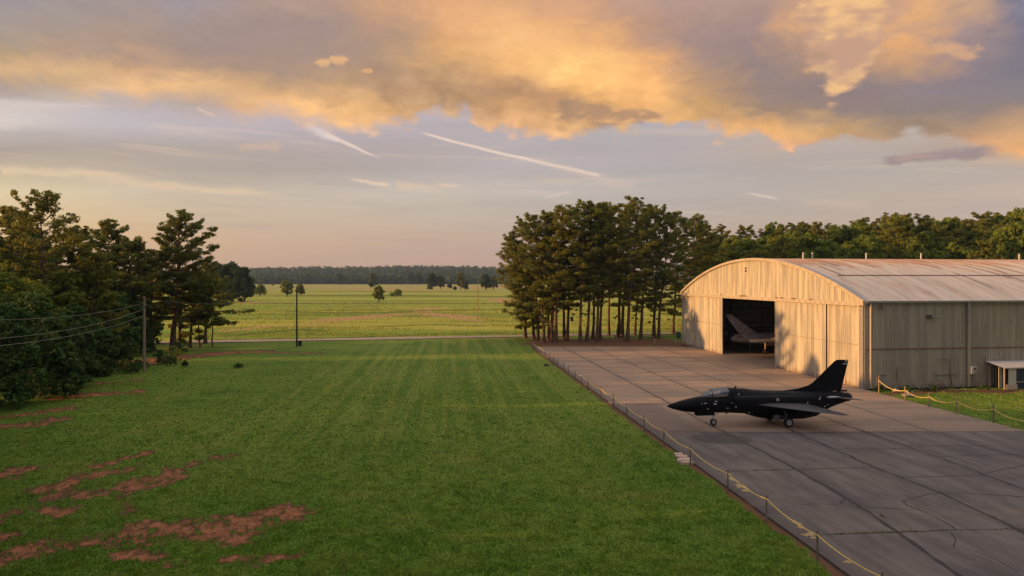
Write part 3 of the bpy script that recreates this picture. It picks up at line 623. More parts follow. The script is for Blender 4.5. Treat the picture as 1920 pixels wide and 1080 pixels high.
def make_tree(name, loc, TV, TF, LV, LF, lv, bark, leaf, rz=0.0):
    e = empty(name, loc, rz)
    fast_mesh('trunk', TV, TF, bark, e, smooth=True)
    fast_mesh('crown', LV, LF, leaf, e, attrs=dict(var=lv))
    return e
def pine(loc, Ht, R, cb=.4, lean=(0, 0), nb=30, tr=.27, seed=0, dens=1.0, K=24, leaf=.20, mat=None, asym=None, sharp=.0, low=0, tuft=(.38, .72), bark=None, droop=-6, rz=0.0):
    rs = np.random.RandomState(seed+100); zz = np.linspace(0, 1, 9)
    wob = np.cumsum(rs.randn(9, 2)*.10, 0); wob -= wob[0]
    tx = lean[0]*zz**1.4+wob[:, 0]; ty = lean[1]*zz**1.4+wob[:, 1]
    pts = np.stack([tx, ty, zz*Ht*.97-.1], 1); rr = tr*(1-zz*.88); rr[0] *= 1.45
    paths = [(pts, rr)]; C = []; CR = []
    def onTrunk(f): return np.array([np.interp(f, zz, tx), np.interp(f, zz, ty), f*Ht*.97])
    a0 = rs.rand()*6.28
    for i in range(nb):
        q = (i+.3+rs.rand()*.5)/nb; f = cb+(1-cb)*q**.92
        prof = (math.sin(math.pi*min(1, .20+.74*q))**.75)*(1-sharp*q) if q > .12 else .75*(.5+q*4)
        a = a0+i*2.399+rs.randn()*.25; L = R*max(.16, prof)*rs.uniform(.72, 1.12)
        if asym: L *= 1+asym[1]*math.cos(a-asym[0])
        rise = RAD(droop+52*q**1.3+rs.randn()*6); P0 = onTrunk(f)
        dirh = np.array([math.cos(a), math.sin(a), 0]); P = [P0]
        for s_ in (.35, .7, 1.0):
            P.append(P0+dirh*L*s_*math.cos(rise)+np.array([rs.randn()*.12, rs.randn()*.12, L*(s_*math.sin(rise)+.10*s_*s_)]))
        P = np.array(P); paths.append((P, np.array([.085, .06, .035, .012])*(tr/.27)*(.5+L/R*.7)))
        m = max(4, int((3+L*3.0)*dens))
        for _ in range(m):
            s_ = rs.uniform(.30, 1.04) if q > .1 else rs.uniform(.5, 1.05); j = min(2, int(min(.999, s_)*3)); 
            base = P0+(P[-1]-P0)*s_; base[2] = P0[2]+(P[-1][2]-P0[2])*s_-L*.05*math.sin(math.pi*min(1, s_))
            side = np.array([-dirh[1], dirh[0], 0])*rs.randn()*L*.17*(1.15-s_*.4)
            C.append(base+side+np.array([0, 0, rs.rand()*.35-.05])); CR.append(rs.uniform(*tuft)*(1.1-.25*q))
    for _ in range(int(7*dens)): C.append(onTrunk(rs.uniform(.93, 1.02))+np.append(rs.randn(2)*.45, .1)); CR.append(rs.uniform(.35, .6))
    for _ in range(low):
        f = rs.uniform(.12, cb); P0 = onTrunk(f); a = rs.rand()*6.28; L = rs.uniform(.6, 1.6)
        P = np.array([P0, P0+np.array([math.cos(a)*L, math.sin(a)*L, rs.uniform(-.2, .3)])]); paths.append((P, [.035, .01]))
        C.append(P[1]); CR.append(.3)
    TV, TF = tubes_np(paths, 7); LV, LF, lv = leafquads(np.array(C), np.array(CR), K, leaf, rs, .55, .6)
    return make_tree('pine_tree', loc, TV, TF, LV, LF, lv, bark or M_BARK, mat or M_PINE, rz)
def broad(loc, Ht, R, cb=.2, nl=16, K=26, leaf=.24, seed=0, mat=None, tr=.25, per=26, name='broadleaf_tree', lobe=.42, top=.0, multi=1):
    rs = np.random.RandomState(seed+500); C = []; CR = []; paths = []
    ch = Ht*(1-cb)
    for i in range(nl):
        q = (i+.5)/nl; zc = Ht*cb+ch*((.04 if cb < .05 else .12)+(.88 if cb < .05 else .80)*q); rad = R*max(.12, math.sin(math.pi*min(.97, .25+.66*q))**.7)*(1-lobe*.62)*(1-top*q)
        a = i*2.399+rs.randn()*.4; rr = rad*rs.uniform(.45, 1.0) if q < .92 else rad*.2
        c = np.array([math.cos(a)*rr, math.sin(a)*rr, zc]); lr = R*lobe*rs.uniform(.75, 1.2)*(1-.25*q)
        if q > .85: lr *= .8
        d = rs.randn(per, 3); d[:, 2] = np.abs(d[:, 2])*1.0-.35; d /= np.linalg.norm(d, axis=1)[:, None]
        C.append(c+d*lr*np.array([1, 1, .85])*rs.uniform(.75, 1.05, (per, 1))); CR.append(lr*rs.uniform(.22, .42, per))
        p0 = np.array([0, 0, Ht*cb*.6+ch*.35*q]); paths.append((np.array([p0, (p0+c)/2+rs.randn(3)*.2, c]), np.array([.09, .06, .02])*tr/.25*1.3))
    zz = np.linspace(0, 1, 6)
    for k in range(multi):
        o = rs.randn(2)*.0 if multi == 1 else rs.randn(2)*R*.4
        w = np.cumsum(rs.randn(6, 2)*.12, 0); paths.append((np.stack([o[0]*(.3+zz)+w[:, 0]-w[0, 0], o[1]*(.3+zz)+w[:, 1]-w[0, 1], zz*Ht*.8-.1], 1), tr*(1-zz*.85)/math.sqrt(multi)))
    C = np.concatenate(C); CR = np.concatenate(CR); ok = C[:, 2] > .15; C, CR = C[ok], CR[ok]
    TV, TF = tubes_np(paths, 6); LV, LF, lv = leafquads(C, CR, K, leaf, rs, .8, .35); LV[:, 2] = np.maximum(LV[:, 2], .02)
    return make_tree(name, loc, TV, TF, LV, LF, lv, M_BARK2, mat or M_LEAF)

# -- the pine grove beyond the apron
GROVE = [ # base px, base py, crown px, top py, crown base fraction, spread px, asymmetry
 (985, 633, 955, 452, .10, 34, 'L'), (1000.7, 635.5, 966, 438, .16, 40, 'L'), (1009, 637, 985, 414, .22, 40, 'L'), (1020, 640, 1000, 405, .26, 44, 'L'), (1029.5, 638.5, 1022, 396, .36, 40, ''), (1035, 640, 1040, 397, .42, 34, ''),
 (1041.6, 641.5, 1052, 388, .40, 46, ''), (1058.5, 636, 1066, 392, .45, 38, ''), (1063, 637, 1080, 386, .42, 44, ''), (1088.4, 641.5, 1094, 380, .42, 48, ''), (1100, 640, 1110, 384, .45, 38, ''), (1111, 635.5, 1122, 381, .45, 40, ''),
 (1119, 640, 1130, 380, .40, 42, ''), (1124, 637, 1146, 388, .5, 34, ''), (1141.5, 628, 1150, 385, .42, 42, ''), (1158.7, 631, 1165, 384, .36, 40, ''), (1166, 632.6, 1182, 378, .42, 38, ''), (1176.4, 640, 1192, 374, .42, 52, ''),
 (1190, 628, 1212, 386, .34, 40, ''), (1200.7, 635.5, 1222, 388, .34, 38, ''), (1226, 632.6, 1240, 390, .30, 40, ''), (1235, 634, 1256, 398, .28, 46, 'R'), (1262, 626, 1278, 408, .20, 42, 'R'), (1290, 622, 1304, 405, .25, 42, ''), (1320, 620, 1324, 418, .2, 40, ''), (1345, 618, 1338, 438, .2, 40, '')]
ords = ['first', 'second', 'third', 'fourth', 'fifth', 'sixth', 'seventh', 'eighth', 'ninth', 'tenth', 'eleventh', 'twelfth', 'thirteenth', 'fourteenth', 'fifteenth', 'sixteenth', 'seventeenth', 'eighteenth', 'nineteenth', 'twentieth', 'twenty-first', 'twenty-second', 'twenty-third', 'twenty-fourth', 'twenty-fifth', 'twenty-sixth']
for i, (bx, by, cx, ty, cb, sp, asy) in enumerate(GROVE):
    p = gp(bx, by); d = p[1]; top = zat(ty, d)
    cb = max(.09, cb*.62+random.uniform(-.05, .05))
    t = pine(p, top, sp/FP*d*1.06, cb=cb, lean=((cx-bx)/FP*d, random.uniform(-1, 1)), nb=44, tr=random.uniform(.24, .34), seed=i, dens=.60 if 4 < i < 22 else .74, K=40, leaf=.175, low=2, tuft=(.45, .85),
             asym=(math.pi, .28) if asy == 'L' else ((0, .2) if asy == 'R' else None))
    if i == 0: lab = 'pine at the left end of the grove with low boughs sweeping to the grass'
    elif i >= 23: lab = 'pine beyond the far corner of the hangar, %s from the right' % ['third', 'second', 'first'][i-23]
    else: lab = 'tall bare trunked pine in the grove beyond the apron, %s trunk from the left' % ords[i]
    tag(t, lab, 'pine tree', 'pines of the grove beyond the apron')

# -- trees on the left
def put(fn, px, d, top, spread, label, cat, group='trees along the left side of the lawn', **k):
    t = fn(at(px, d), zat(top, d), spread/FP*d, **k); return tag(t, label, cat, group)
put(pine, 83, 76, 366, 78, 'open crowned tall pine standing highest above the left thicket', 'pine tree', cb=.42, nb=34, dens=1.0, seed=41, droop=2, K=24, leaf=.17, tr=.24, tuft=(.3, .6))
put(pine, 22, 84, 402, 80, 'pine at the left edge behind the highest pine', 'pine tree', cb=.3, nb=38, seed=42, dens=1.2)
put(pine, 148, 82, 432, 66, 'dark pine just right of the highest pine', 'pine tree', cb=.25, nb=40, seed=43, dens=1.2)
put(pine, 203, 101, 420, 62, 'rounded dark pine behind the wooden power pole, highest of its clump', 'pine tree', cb=.2, nb=46, seed=44, dens=1.3)
put(pine, 243, 100, 452, 56, 'dark pine in the gap left of the big branching pine', 'pine tree', cb=.25, nb=42, seed=45, dens=1.3)
put(pine, 176, 80, 478, 60, 'lower dark pine above the thicket, left of the power pole', 'pine tree', cb=.2, nb=30, seed=46, dens=1.1)
put(pine, 325, 107, 407, 70, 'big branching pine right of the power pole, its thick trunk on bare clay', 'pine tree', cb=.24, nb=44, seed=47, dens=1.35, tr=.46, asym=(0, .12), lean=(.8, 0))
put(pine, 334, 110, 470, 60, 'shorter pine hard behind the big branching pine', 'pine tree', cb=.22, nb=28, seed=48, tr=.3)
put(pine, 287, 106, 476, 50, 'slim pine between the power pole and the big branching pine', 'pine tree', cb=.25, nb=28, seed=49, tr=.3)
put(pine, 268, 112, 500, 46, 'small pine half hidden behind the wooden power pole', 'pine tree', cb=.25, nb=24, seed=50)
put(pine, 356, 111, 500, 42, 'dense dark pine right behind the clay bank', 'pine tree', cb=.05, nb=30, seed=51)
put(pine, 375, 112, 520, 40, 'thin trunked small pine, inner one of the pair by the road', 'pine tree', cb=.32, nb=24, seed=52, tr=.14, K=20)
put(pine, 398, 112.5, 535, 42, 'small pine nearest the meadow with one drooping bough', 'pine tree', cb=.34, nb=26, seed=53, tr=.14, droop=-24, asym=(0, .45), K=20)
put(pine, 385, 118, 485, 36, 'mid height pine behind the pair by the road', 'pine tree', cb=.3, nb=26, seed=54)
HEDGE = [(-40, 58, 560, 90, 0), (18, 60, 566, 66, 0), (66, 64, 545, 60, 1), (108, 67, 585, 46, 0), (140, 70, 560, 44, 1), (122, 63.5, 640, 34, 0), (176, 84, 555, 50, 0), (212, 88, 560, 46, 1), (238, 98, 540, 44, 0), (60, 72, 520, 66, 2), (120, 78, 500, 60, 2), (185, 78, 610, 30, 0), (255, 104, 560, 40, 1), (30, 80, 470, 70, 2), (5, 70, 500, 60, 2), (165, 100, 480, 60, 1), (272, 116, 585, 34, 1), (235, 104, 590, 36, 0)]
hl = ['dark leafy thicket tree at the left edge of the lawn', 'leafy green tree in the thicket below the highest pine', 'tall leafy tree rising out of the thicket around the highest pine']
for i, (px, d, top, sp, k) in enumerate(HEDGE):
    put(broad, px, d, top, sp, hl[k], 'tree', group=['dark thicket trees on the left', 'leafy thicket trees on the left', 'taller thicket trees on the left'][k], cb=.02, nl=18, per=26, K=20, leaf=.17 if d < 75 else .22, seed=i, mat=M_HEDGE if k != 2 else M_LEAF, lobe=.46, multi=2, tr=.16)
for i, (px, py, h, r, lab) in enumerate([(232, 698, 1.5, 1.0, 'bright leafy bush just left of the power pole foot'), (250, 699, 1.2, .9, 'rounded bush touching the foot of the wooden power pole'), (300, 682, 1.9, 1.1, 'leafy bush on the clay right of the power pole'),
      (325, 678, 2.1, 1.4, 'taller light green bush below the big branching pine'), (346, 688, .8, .45, 'small lone sprig of weeds in the lawn right of the bushes'), (338, 660, 2.2, 1.3, 'bush at the foot of the thick pine trunk'), (318, 685, 1.1, .9, 'low bush in front of the light green bush'),
      (262, 690, .9, 1.4, 'low weedy bush behind the power pole foot'), (208, 694, 1.0, 1.3, 'low weeds at the right end of the dark thicket'), (447, 689, .35, .8, 'flat dark tuft of weeds alone on the lawn')]):
    t = broad(gp(px, py), h, r, cb=.0, nl=8, per=14, K=12, leaf=.11, seed=60+i, mat=M_HEDGE if i not in (3, 0) else M_LEAF, name='bush', tr=.03, multi=3)
    tag(t, lab, 'bush', 'bushes around the power pole')
# -- trees beyond the frame on the left whose shade lies over the lawn
SHADE = [(-66-(k % 2)*2.5, y, h, .56) for k, (y, h) in enumerate([(49.5, 17), (56.8, 18), (66.2, 18.5), (74.2, 18), (82.0, 19), (97.5, 19)])]
SHADE += [(-.75*y-11-k*10, y, h, 1.0) for k, y, h in [(0, 46, 15), (0, 41, 13), (0, 35, 14), (0, 29, 15), (0, 22, 13), (0, 15, 14), (0, 7, 13), (1, 43, 17), (1, 32, 17), (1, 19, 17), (1, 5, 16), (2, 37, 19), (2, 12, 18)]]
sh0 = [broad((0, 0, 0), 15, 6, cb=.03, nl=20, per=22, K=16, leaf=.5, seed=80+k, mat=M_HEDGE, lobe=.45, tr=.3, multi=1) for k in range(2)]
for i, (x, y, h, w) in enumerate(SHADE):
    t = sh0[i] if i < 2 else copy_tree(sh0[i % 2]); t.location = (x, y, 0); t.rotation_euler = (0, 0, i*1.3); t.scale = (w*h/15, w*h/15, h/15)
    tag(t, 'leafy tree of the wood that goes on left of the view', 'tree', 'trees left of the view')

# -- wood behind the hangar
protoB = [broad((0, 0, 0), 20, 6.8, cb=.08, nl=20, per=24, K=30, leaf=.29, seed=90+k, mat=M_LEAF, lobe=.40, tr=.28) for k in range(4)]
def mini_pine(seed):   # built at full size, scaled by its empty
    return pine((0, 0, 0), 24, 5.6, cb=.25, nb=30, tr=.3, seed=seed, K=32, leaf=.21, dens=.85, tuft=(.5, .9))
protoP = [mini_pine(95+k) for k in range(4)]
WOOD = []
rw = random.Random(21)
def topline(px):
    pts = [(1320, 440), (1345, 432), (1375, 434), (1395, 428), (1410, 440), (1440, 420), (1460, 414), (1490, 413), (1530, 412), (1545, 425), (1580, 420), (1610, 405), (1650, 408), (1690, 397), (1720, 408), (1760, 408), (1800, 402), (1850, 404), (1880, 390), (1900, 386), (1960, 388), (2100, 386), (2300, 386)]
    for (a, b), (c, d) in zip(pts[:-1], pts[1:]):
        if a <= px <= c: return b+(d-b)*(px-a)/(c-a)
    return 390
for row, (d0, off, n, x0, x1) in enumerate([(142, 46, 19, 1335, 2080), (153, 24, 22, 1320, 2100), (166, 3, 26, 1330, 2130), (182, 0, 22, 1340, 2100)]):
    for i in range(n):
        px = x0+(x1-x0)*(i+rw.uniform(.15, .85))/n; d = d0+rw.uniform(-4, 4)+max(0, (px-1500))*.02
        ty = topline(px)+off*rw.uniform(.5, 1.15)+rw.uniform(-6, 12); WOOD.append((px, d, ty, rw.random(), row))
protos = protoB+protoP; used = set()
for px, d, ty, q, row in WOOD:
    k = (rw.randrange(4) if q < (.62 if row < 2 else .45) else 4+rw.randrange(4)); P = protos[k]
    t = P if k not in used else copy_tree(P); used.add(k)
    h = zat(ty, d)
    if k < 4: s = h/20*rw.uniform(.85, 1.1); t.scale = (s, s, h/20)
    else: s = h/24; t.scale = (s*rw.uniform(.9, 1.15), s*rw.uniform(.9, 1.15), s)
    t.location = at(px, d); t.rotation_euler = (0, 0, rw.uniform(0, 6.28))
    if k < 4: tag(t, 'leafy tree in the dense wood behind the hangar roof', 'tree', 'leafy trees behind the hangar')
    else: tag(t, 'pine in the dense wood behind the hangar roof', 'pine tree', 'pines in the wood behind the hangar')
for px, d, ty, sp, lab in [(1853, 135, 440, 42, 'rounded yellow green tree right behind the ridge near the right edge'), (1472, 134, 462, 20, 'small bright yellow green tree low behind the front of the roof'), (1690, 150, 425, 34, 'yellow green tree in the middle of the wood above the ridge')]:
    t = broad(at(px, d), zat(ty, d), sp/FP*d, cb=.08, nl=18, per=22, K=20, leaf=.34, seed=int(px), mat=M_YLEAF, lobe=.42); tag(t, lab, 'tree')

# -- trees out in the meadow
def far_tree(px, by, top, sp, lab, mat=M_LEAF, seed=0, cb=.06, lf=.05, group='trees standing out in the meadow', kind='tree'):
    p = gp(px, by); d = p[1]; h = zat(top, d); R = sp/FP*d
    t = broad(p, h, R, cb=cb, nl=14, per=18, K=16, leaf=lf*h*1.2, seed=seed, mat=mat, lobe=.45, tr=h*.03, name='field_tree' if kind == 'tree' else 'bush'); tag(t, lab, kind, group)
far_tree(538, 556, 526, 12.5, 'round dark tree left of the far dark pole top', seed=1)
far_tree(563, 554, 532, 10, 'smaller tree just right of the dark pole in the meadow', seed=2)
far_tree(710, 567, 536, 11, 'lone round tree in the middle of the meadow', M_LEAF, seed=3, cb=.12)
far_tree(746, 556, 543, 9.5, 'low rounded bush in the meadow right of the lone tree', seed=4, kind='bush')
far_tree(735, 556, 549, 7, 'flat little bush beside the rounded meadow bush', seed=5, kind='bush')
far_tree(488, 555, 533, 12, 'dark tree at the right foot of the left hand wood', seed=6)
far_tree(474, 555, 532, 8, 'slim dark tree touching the left hand wood', seed=7)
far_tree(512, 536, 531, 2.5, 'tiny lone tree on the far meadow', seed=8)
for i, (px, by, top, sp) in enumerate([(408, 566, 494, 26), (436, 566, 492, 28), (458, 565, 500, 20), (388, 566, 500, 26)]):
    far_tree(px, by, top, sp, 'dark broad tree of the small wood at the meadow edge, %s from the left' % ['second', 'third', 'fourth', 'first'][i], M_FARLEAF, 20+i, group='trees of the small wood by the meadow')
far_tree(424, 572, 522, 16, 'yellow green sunlit tree in front of the small wood', M_YLEAF, 26)
for i, (px, by, top, sp) in enumerate([(700, 538, 512, 9), (696, 540, 527, 5), (810, 542, 512, 10), (826, 542, 516, 8), (843, 541.5, 531, 5), (853, 544.5, 537, 4), (864, 543, 511, 10), (873, 545, 526, 6), (910, 544, 514, 11), (925, 543, 518, 9), (658, 533, 516, 7), (638, 534, 514, 8), (600, 532, 516, 7), (770, 534, 510, 8), (785, 535, 512, 8), (555, 532, 514, 7), (806, 543, 536, 6), (521, 531, 515, 6)]):
    far_tree(px, by, top, sp, 'far tree standing before the long dark wood on the horizon', M_FARLEAF if i % 3 else M_YLEAF, 30+i, cb=.1, lf=.06, group='far trees before the horizon wood')  # every third crown takes the yellow leaves to look sunlit
def far_wood():
    rs = np.random.RandomState(3); C = []; R = []
    for k in range(330): C.append((rs.uniform(-680, 60), 1500+rs.rand()*90, rs.uniform(11, 25)))
    for k in range(2600):
        y = 1600+rs.rand()**1.2*1050; C.append((rs.uniform(-1150, 160), y, rs.uniform(10, 24)))
    C = np.array(C); n = len(C); z0 = ground_z(C[:, 0], C[:, 1]); K = 46
    d = rs.randn(n*K, 3); d /= np.linalg.norm(d, axis=1)[:, None]; hh = np.repeat(C[:, 2], K); w = hh*.38
    c = np.stack([np.repeat(C[:, 0], K)+d[:, 0]*w, np.repeat(C[:, 1], K)+d[:, 1]*w, np.repeat(z0, K)+hh*.52+d[:, 2]*hh*.46], 1)
    nn = d+rs.randn(n*K, 3)*.4; nn /= np.linalg.norm(nn, axis=1)[:, None]; t = np.cross(nn, rs.randn(n*K, 3)); t /= np.linalg.norm(t, axis=1)[:, None]; b = np.cross(nn, t)
    s = rs.uniform(1.6, 3.2, n*K)[:, None]; V = np.stack([c-t*s, c+b*s*.7, c+t*s, c-b*s*.7], 1).reshape(-1, 3)
    o = fast_mesh('far_wood', V, np.arange(len(V)).reshape(-1, 4), M_FARLEAF, attrs=dict(var=np.repeat(np.repeat(rs.rand(n), K)*.8+rs.rand(n*K)*.2, 4)))
    tag(o, 'long dark wood along the horizon hill beyond the meadow', 'wood', kind='stuff')
far_wood()

# ------------------------------------------------------------------ hangar. local frame: x along the length, y along the front (0 at the near corner), z up
HANG = empty('aircraft_hangar', (35.3, 68.4, 0), math.atan2(.1336, .99104))
tag(HANG, 'large arched corrugated metal hangar with rusty roof and half open doors', 'hangar')
WID, LEN, EAVE, APEX = 47.9, 66.0, 8.85, 13.75
_R = ((WID/2)**2+(APEX-EAVE)**2)/(2*(APEX-EAVE))
def arch(y): return EAVE+math.sqrt(max(0, _R*_R-(y-WID/2)**2))-(_R-(APEX-EAVE))
def s_of(px):
    k = (px-960)/FP; return (35.3-68.4*k)/(.1336+.9916*k)
def metal_mat(name, base, stain, rust, rough=.55, dens=.5, streak=(1.6, .10), seam=None, rustlow=0.0, tint=None):
    m, N, b, o = material(name); p = objc(N); x, y, z = N.xyz(p)
    u = N.m('ADD', x, y)
    s1 = N.noise(N.comb(N.m('MULTIPLY', u, streak[0]), 0, N.m('MULTIPLY', z, streak[1])), 1.0, 6, .65)
    s2 = N.noise(N.comb(N.m('MULTIPLY', u, 3.3), 1.0, N.m('MULTIPLY', z, .45)), 1.0, 5, .7)
    pan = N.new('ShaderNodeTexWhiteNoise', noise_dimensions='1D'); N.put(pan.inputs['W'], N.m('FLOOR', N.m('DIVIDE', u, .92)))
    c = N.mix(N.ss(s1, .40, .60), stain, base); c = N.mix(N.m('MULTIPLY', pan.outputs[0], .35), c, stain)
    low = N.m('MULTIPLY', N.ss(z, .9, .05), .8)
    c = N.mix(N.m('MULTIPLY', N.ss(N.m('ADD', s2, N.m('MULTIPLY', low, .28*(1 if rustlow else 0))), dens+.10, dens+.28), .8), c, rust)
    N.put(b.inputs['Base Color'], c); N.put(b.inputs['Roughness'], N.ss(s1, .3, .7, rough+.12, rough)); b.inputs['Metallic'].default_value = .15
    b.inputs['Specular IOR Level'].default_value = .4
    bump(N, b, s2, .15, .02); return m
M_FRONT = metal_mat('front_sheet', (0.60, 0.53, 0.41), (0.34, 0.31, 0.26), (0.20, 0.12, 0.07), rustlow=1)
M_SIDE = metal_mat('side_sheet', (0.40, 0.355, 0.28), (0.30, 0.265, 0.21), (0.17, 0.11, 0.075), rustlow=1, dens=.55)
M_TRIM = metal_mat('trim_metal', (0.52, 0.45, 0.36), (0.40, 0.33, 0.25), (0.24, 0.13, 0.08))
M_DARKST = simple('dark_steel', (0.075, 0.05, 0.04), .7)
M_SEAM = simple('rusty_seam', (0.20, 0.10, 0.06), .8)
def roof_mat():
    m, N, b, o = material('roof_sheet'); x, y, z = N.xyz(objc(N))
    pn = N.noise(N.comb(N.m('MULTIPLY', x, 1.25), N.m('MULTIPLY', y, .10), 0), 1.0, 6, .7)
    rn = N.noise(N.comb(N.m('MULTIPLY', x, .55), N.m('MULTIPLY', y, .16), 3), 1.0, 5, .65)
    hi = N.ss(z, 11.8, 13.7)
    c = N.mix(N.ss(pn, .3, .7), (0.33, 0.30, 0.30), (0.52, 0.48, 0.475))
    c = N.mix(N.ss(N.m('ADD', rn, N.m('MULTIPLY', hi, .20)), .52, .72), c, (0.33, 0.215, 0.165))
    c = N.mix(N.m('MULTIPLY', N.ss(pn, .60, .74), .75), c, (0.20, 0.10, 0.075))
    N.put(b.inputs['Base Color'], c); b.inputs['Roughness'].default_value = .5; b.inputs['Metallic'].default_value = .25; return m
M_ROOF = roof_mat()
def corrugate(a, b_, pitch=.30, depth=.045):   # plan outline of a ribbed sheet running from a to b
    L = math.hypot(b_[0]-a[0], b_[1]-a[1]); ux, uy = (b_[0]-a[0])/L, (b_[1]-a[1])/L; P = []; s = 0.0
    while s < L:
        for q, h in ((0, 0), (.55, 0), (.66, 1), (.89, 1)):
            t = s+q*pitch
            if t <= L: P.append((a[0]+ux*t-uy*h*depth, a[1]+uy*t+ux*h*depth))
        s += pitch
    P.append(b_); return P
def sheet(name, a, b_, z0, z1, mat, parent=HANG, pitch=.30, depth=.045):
    P = corrugate(a, b_, pitch, depth); B = MB(); V = []
    for x, y in P: V += [(x, y, z0(y) if callable(z0) else z0), (x, y, z1(y) if callable(z1) else z1)]
    B.add(V, [(2*i, 2*i+2, 2*i+3, 2*i+1) for i in range(len(P)-1)]); return B.build(name, mat, parent)
DT = 8.45                                    # head of the doors
S = {k: s_of(k) for k in (1303, 1356, 1357, 1456, 1547, 1551)}
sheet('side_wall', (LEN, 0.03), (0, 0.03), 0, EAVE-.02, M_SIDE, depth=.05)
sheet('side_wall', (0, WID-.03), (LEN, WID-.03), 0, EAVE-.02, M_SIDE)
sheet('end_wall', (LEN, WID), (LEN, WID-8), 0, DT, M_SIDE); sheet('end_wall', (LEN, 8), (LEN, 0), 0, DT, M_SIDE); sheet('end_gable', (LEN+.02, WID), (LEN+.02, 0), DT-.05, lambda y: arch(y)-.05, M_SIDE)  # unseen far end left open in the middle to let daylight inside
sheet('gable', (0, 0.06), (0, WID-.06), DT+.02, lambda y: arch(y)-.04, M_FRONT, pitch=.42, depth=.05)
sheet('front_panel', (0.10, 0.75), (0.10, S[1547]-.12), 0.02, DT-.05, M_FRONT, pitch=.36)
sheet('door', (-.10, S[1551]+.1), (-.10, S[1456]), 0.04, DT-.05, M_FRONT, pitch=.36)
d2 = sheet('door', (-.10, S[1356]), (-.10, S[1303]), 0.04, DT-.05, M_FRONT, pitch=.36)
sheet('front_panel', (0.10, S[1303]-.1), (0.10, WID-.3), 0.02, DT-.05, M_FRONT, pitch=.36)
# door frames, joints, lintel track, corner and fascia
for s_, w in ((S[1456]-.02, .16), (S[1356]+.02, .22), (S[1303], .12)): MB().box((-.13, s_, DT/2), (.14, w, DT-.1)).build('door_frame', M_TRIM, HANG)
MB().box((.02, S[1547]-.02, DT/2), (.12, .42, DT-.12)).build('door_gap_strip', M_DARKST, HANG)  # dark strip standing for the shaded gap beside the door leaf
simple('joint_metal', (0.30, 0.25, 0.20), .6)
for a, c in ((.75, S[1547]-.3), (S[1551], S[1456]), (S[1356], S[1303]), (S[1303], WID-.3)): MB().box((-.12 if c != S[1547]-.3 and c != WID-.3 else .03, (a+c)/2, 4.35), (.05, abs(c-a)-.1, .05)).build('panel_joint', MATS['joint_metal'], HANG)
MB().box((-.14, WID/2, DT+.11), (.30, WID+.5, .30)).box((-.22, WID/2, DT-.10), (.20, WID*.99, .12)).build('lintel', M_TRIM, HANG, bevel=.02)
MB().box((0.0, .34, DT/2), (.26, .66, DT-.06)).build('corner_post', simple('corner_metal', (0.30, 0.28, 0.27), .5), HANG)
MB().box((.02, WID-.14, DT/2), (.2, .26, DT-.06)).build('corner_post', M_TRIM, HANG)
def arc_strip(x0, x1, dz0, dz1, n=48, over=.25):
    R_ = []
    for i in range(n+1):
        y = -over+(WID+2*over)*i/n; z = arch(min(max(y, 0), WID))-(.03 if (i == 0 or i == n) else 0)*3
        R_.append([(x0, y, z+dz0), (x1, y, z+dz0), (x1, y, z+dz1), (x0, y, z+dz1)])
    return MB().loft(R_)
arc_strip(-.32, -.05, -.22, .12).build('fascia', M_TRIM, HANG)
# ribbed roof sheet
def roof():
    n = 40; X = []; s = -.04; pitch = .36
    while s < LEN:
        X += [(s, 0), (s+pitch*.62, 0), (s+pitch*.72, .05), (s+pitch*.90, .05)]; s += pitch
    V = []; W = len(X); lap = lambda z: .025 if z > 12.1 else 0.0
    for i in range(n+1):
        y = -.30+(WID+.60)*i/n; yc = min(max(y, 0), WID); z = arch(yc)-(.10 if y < 0 or y > WID else 0)
        for x, h in X: V.append((x, y, z+h))
    F = [(i*W+j, i*W+j+1, (i+1)*W+j+1, (i+1)*W+j) for i in range(n) for j in range(W-1)]
    r = fast_mesh('roof', V, F, M_ROOF, HANG)
    yl = WID/2-math.sqrt(max(0, _R**2-(11.4-(APEX-_R))**2))
    MB().box((LEN/2+.9, yl, arch(yl)+.075), (LEN-1.9, .14, .05), rx=math.atan2(WID/2-yl, _R)).build('roof_lap', M_SEAM, r)
    MB().box((LEN/2, WID/2, APEX+.075), (LEN, .5, .05)).build('ridge_cap', MATS['roof_sheet'], r)
    rs = random.Random(2); B = MB()
    for k in range(30):       # lifted, rust-dark sheet edges
        x = rs.uniform(1, 50); y0 = rs.uniform(1, 14); L = rs.uniform(3, 8); R_ = []
        for q in range(7):
            y = y0+L*q/6; z = arch(y)+.058; R_.append([(x-.04, y, z), (x+.05, y, z), (x+.05, y, z+.02), (x-.04, y, z+.02)])
        MB().loft(R_).build('sheet_edge', M_SEAM, r)
    return r
ROOF = roof()
for px in (1506, 1523, 1624, 1727, 1911):
    k = (px-960)/FP; x = (k*(68.4+.99104*WID/2)-(35.3-.1336*WID/2))/(.99104-k*.1336)
    MB().tube([(x, WID/2, APEX+.05), (x, WID/2, APEX+.75)], [.10, .10], 8).lathe_y((x, WID/2, APEX+.8), [(-.12, .02), (0, .17), (.12, .02)], 8).build('roof_vent', simple('vent_white', (.6, .58, .52), .5) if 'vent_white' not in MATS else MATS['vent_white'], HANG)
MB().box((LEN/2, -.27, EAVE-.10), (LEN-.1, .22, .20)).build('gutter', MATS['corner_metal'], HANG, bevel=.02)
MB().tube([(.55, -.20, EAVE-.2), (.55, -.20, .1)], .085, 8).build('downpipe', simple('downpipe_paint', (.55, .45, .36), .5), HANG)
def side_x(px): 
    k = (px-960)/FP; return (k*68.4-35.3)/(.99104-k*.1336)
def side_z(px, py):
    x = side_x(px); return zat(py, 68.4+.1336*x)
MB().box((side_x(1813.5), -.17, EAVE/2-.05), (.26, .22, EAVE-.15)).build('downpipe', M_SIDE, HANG, bevel=.02)
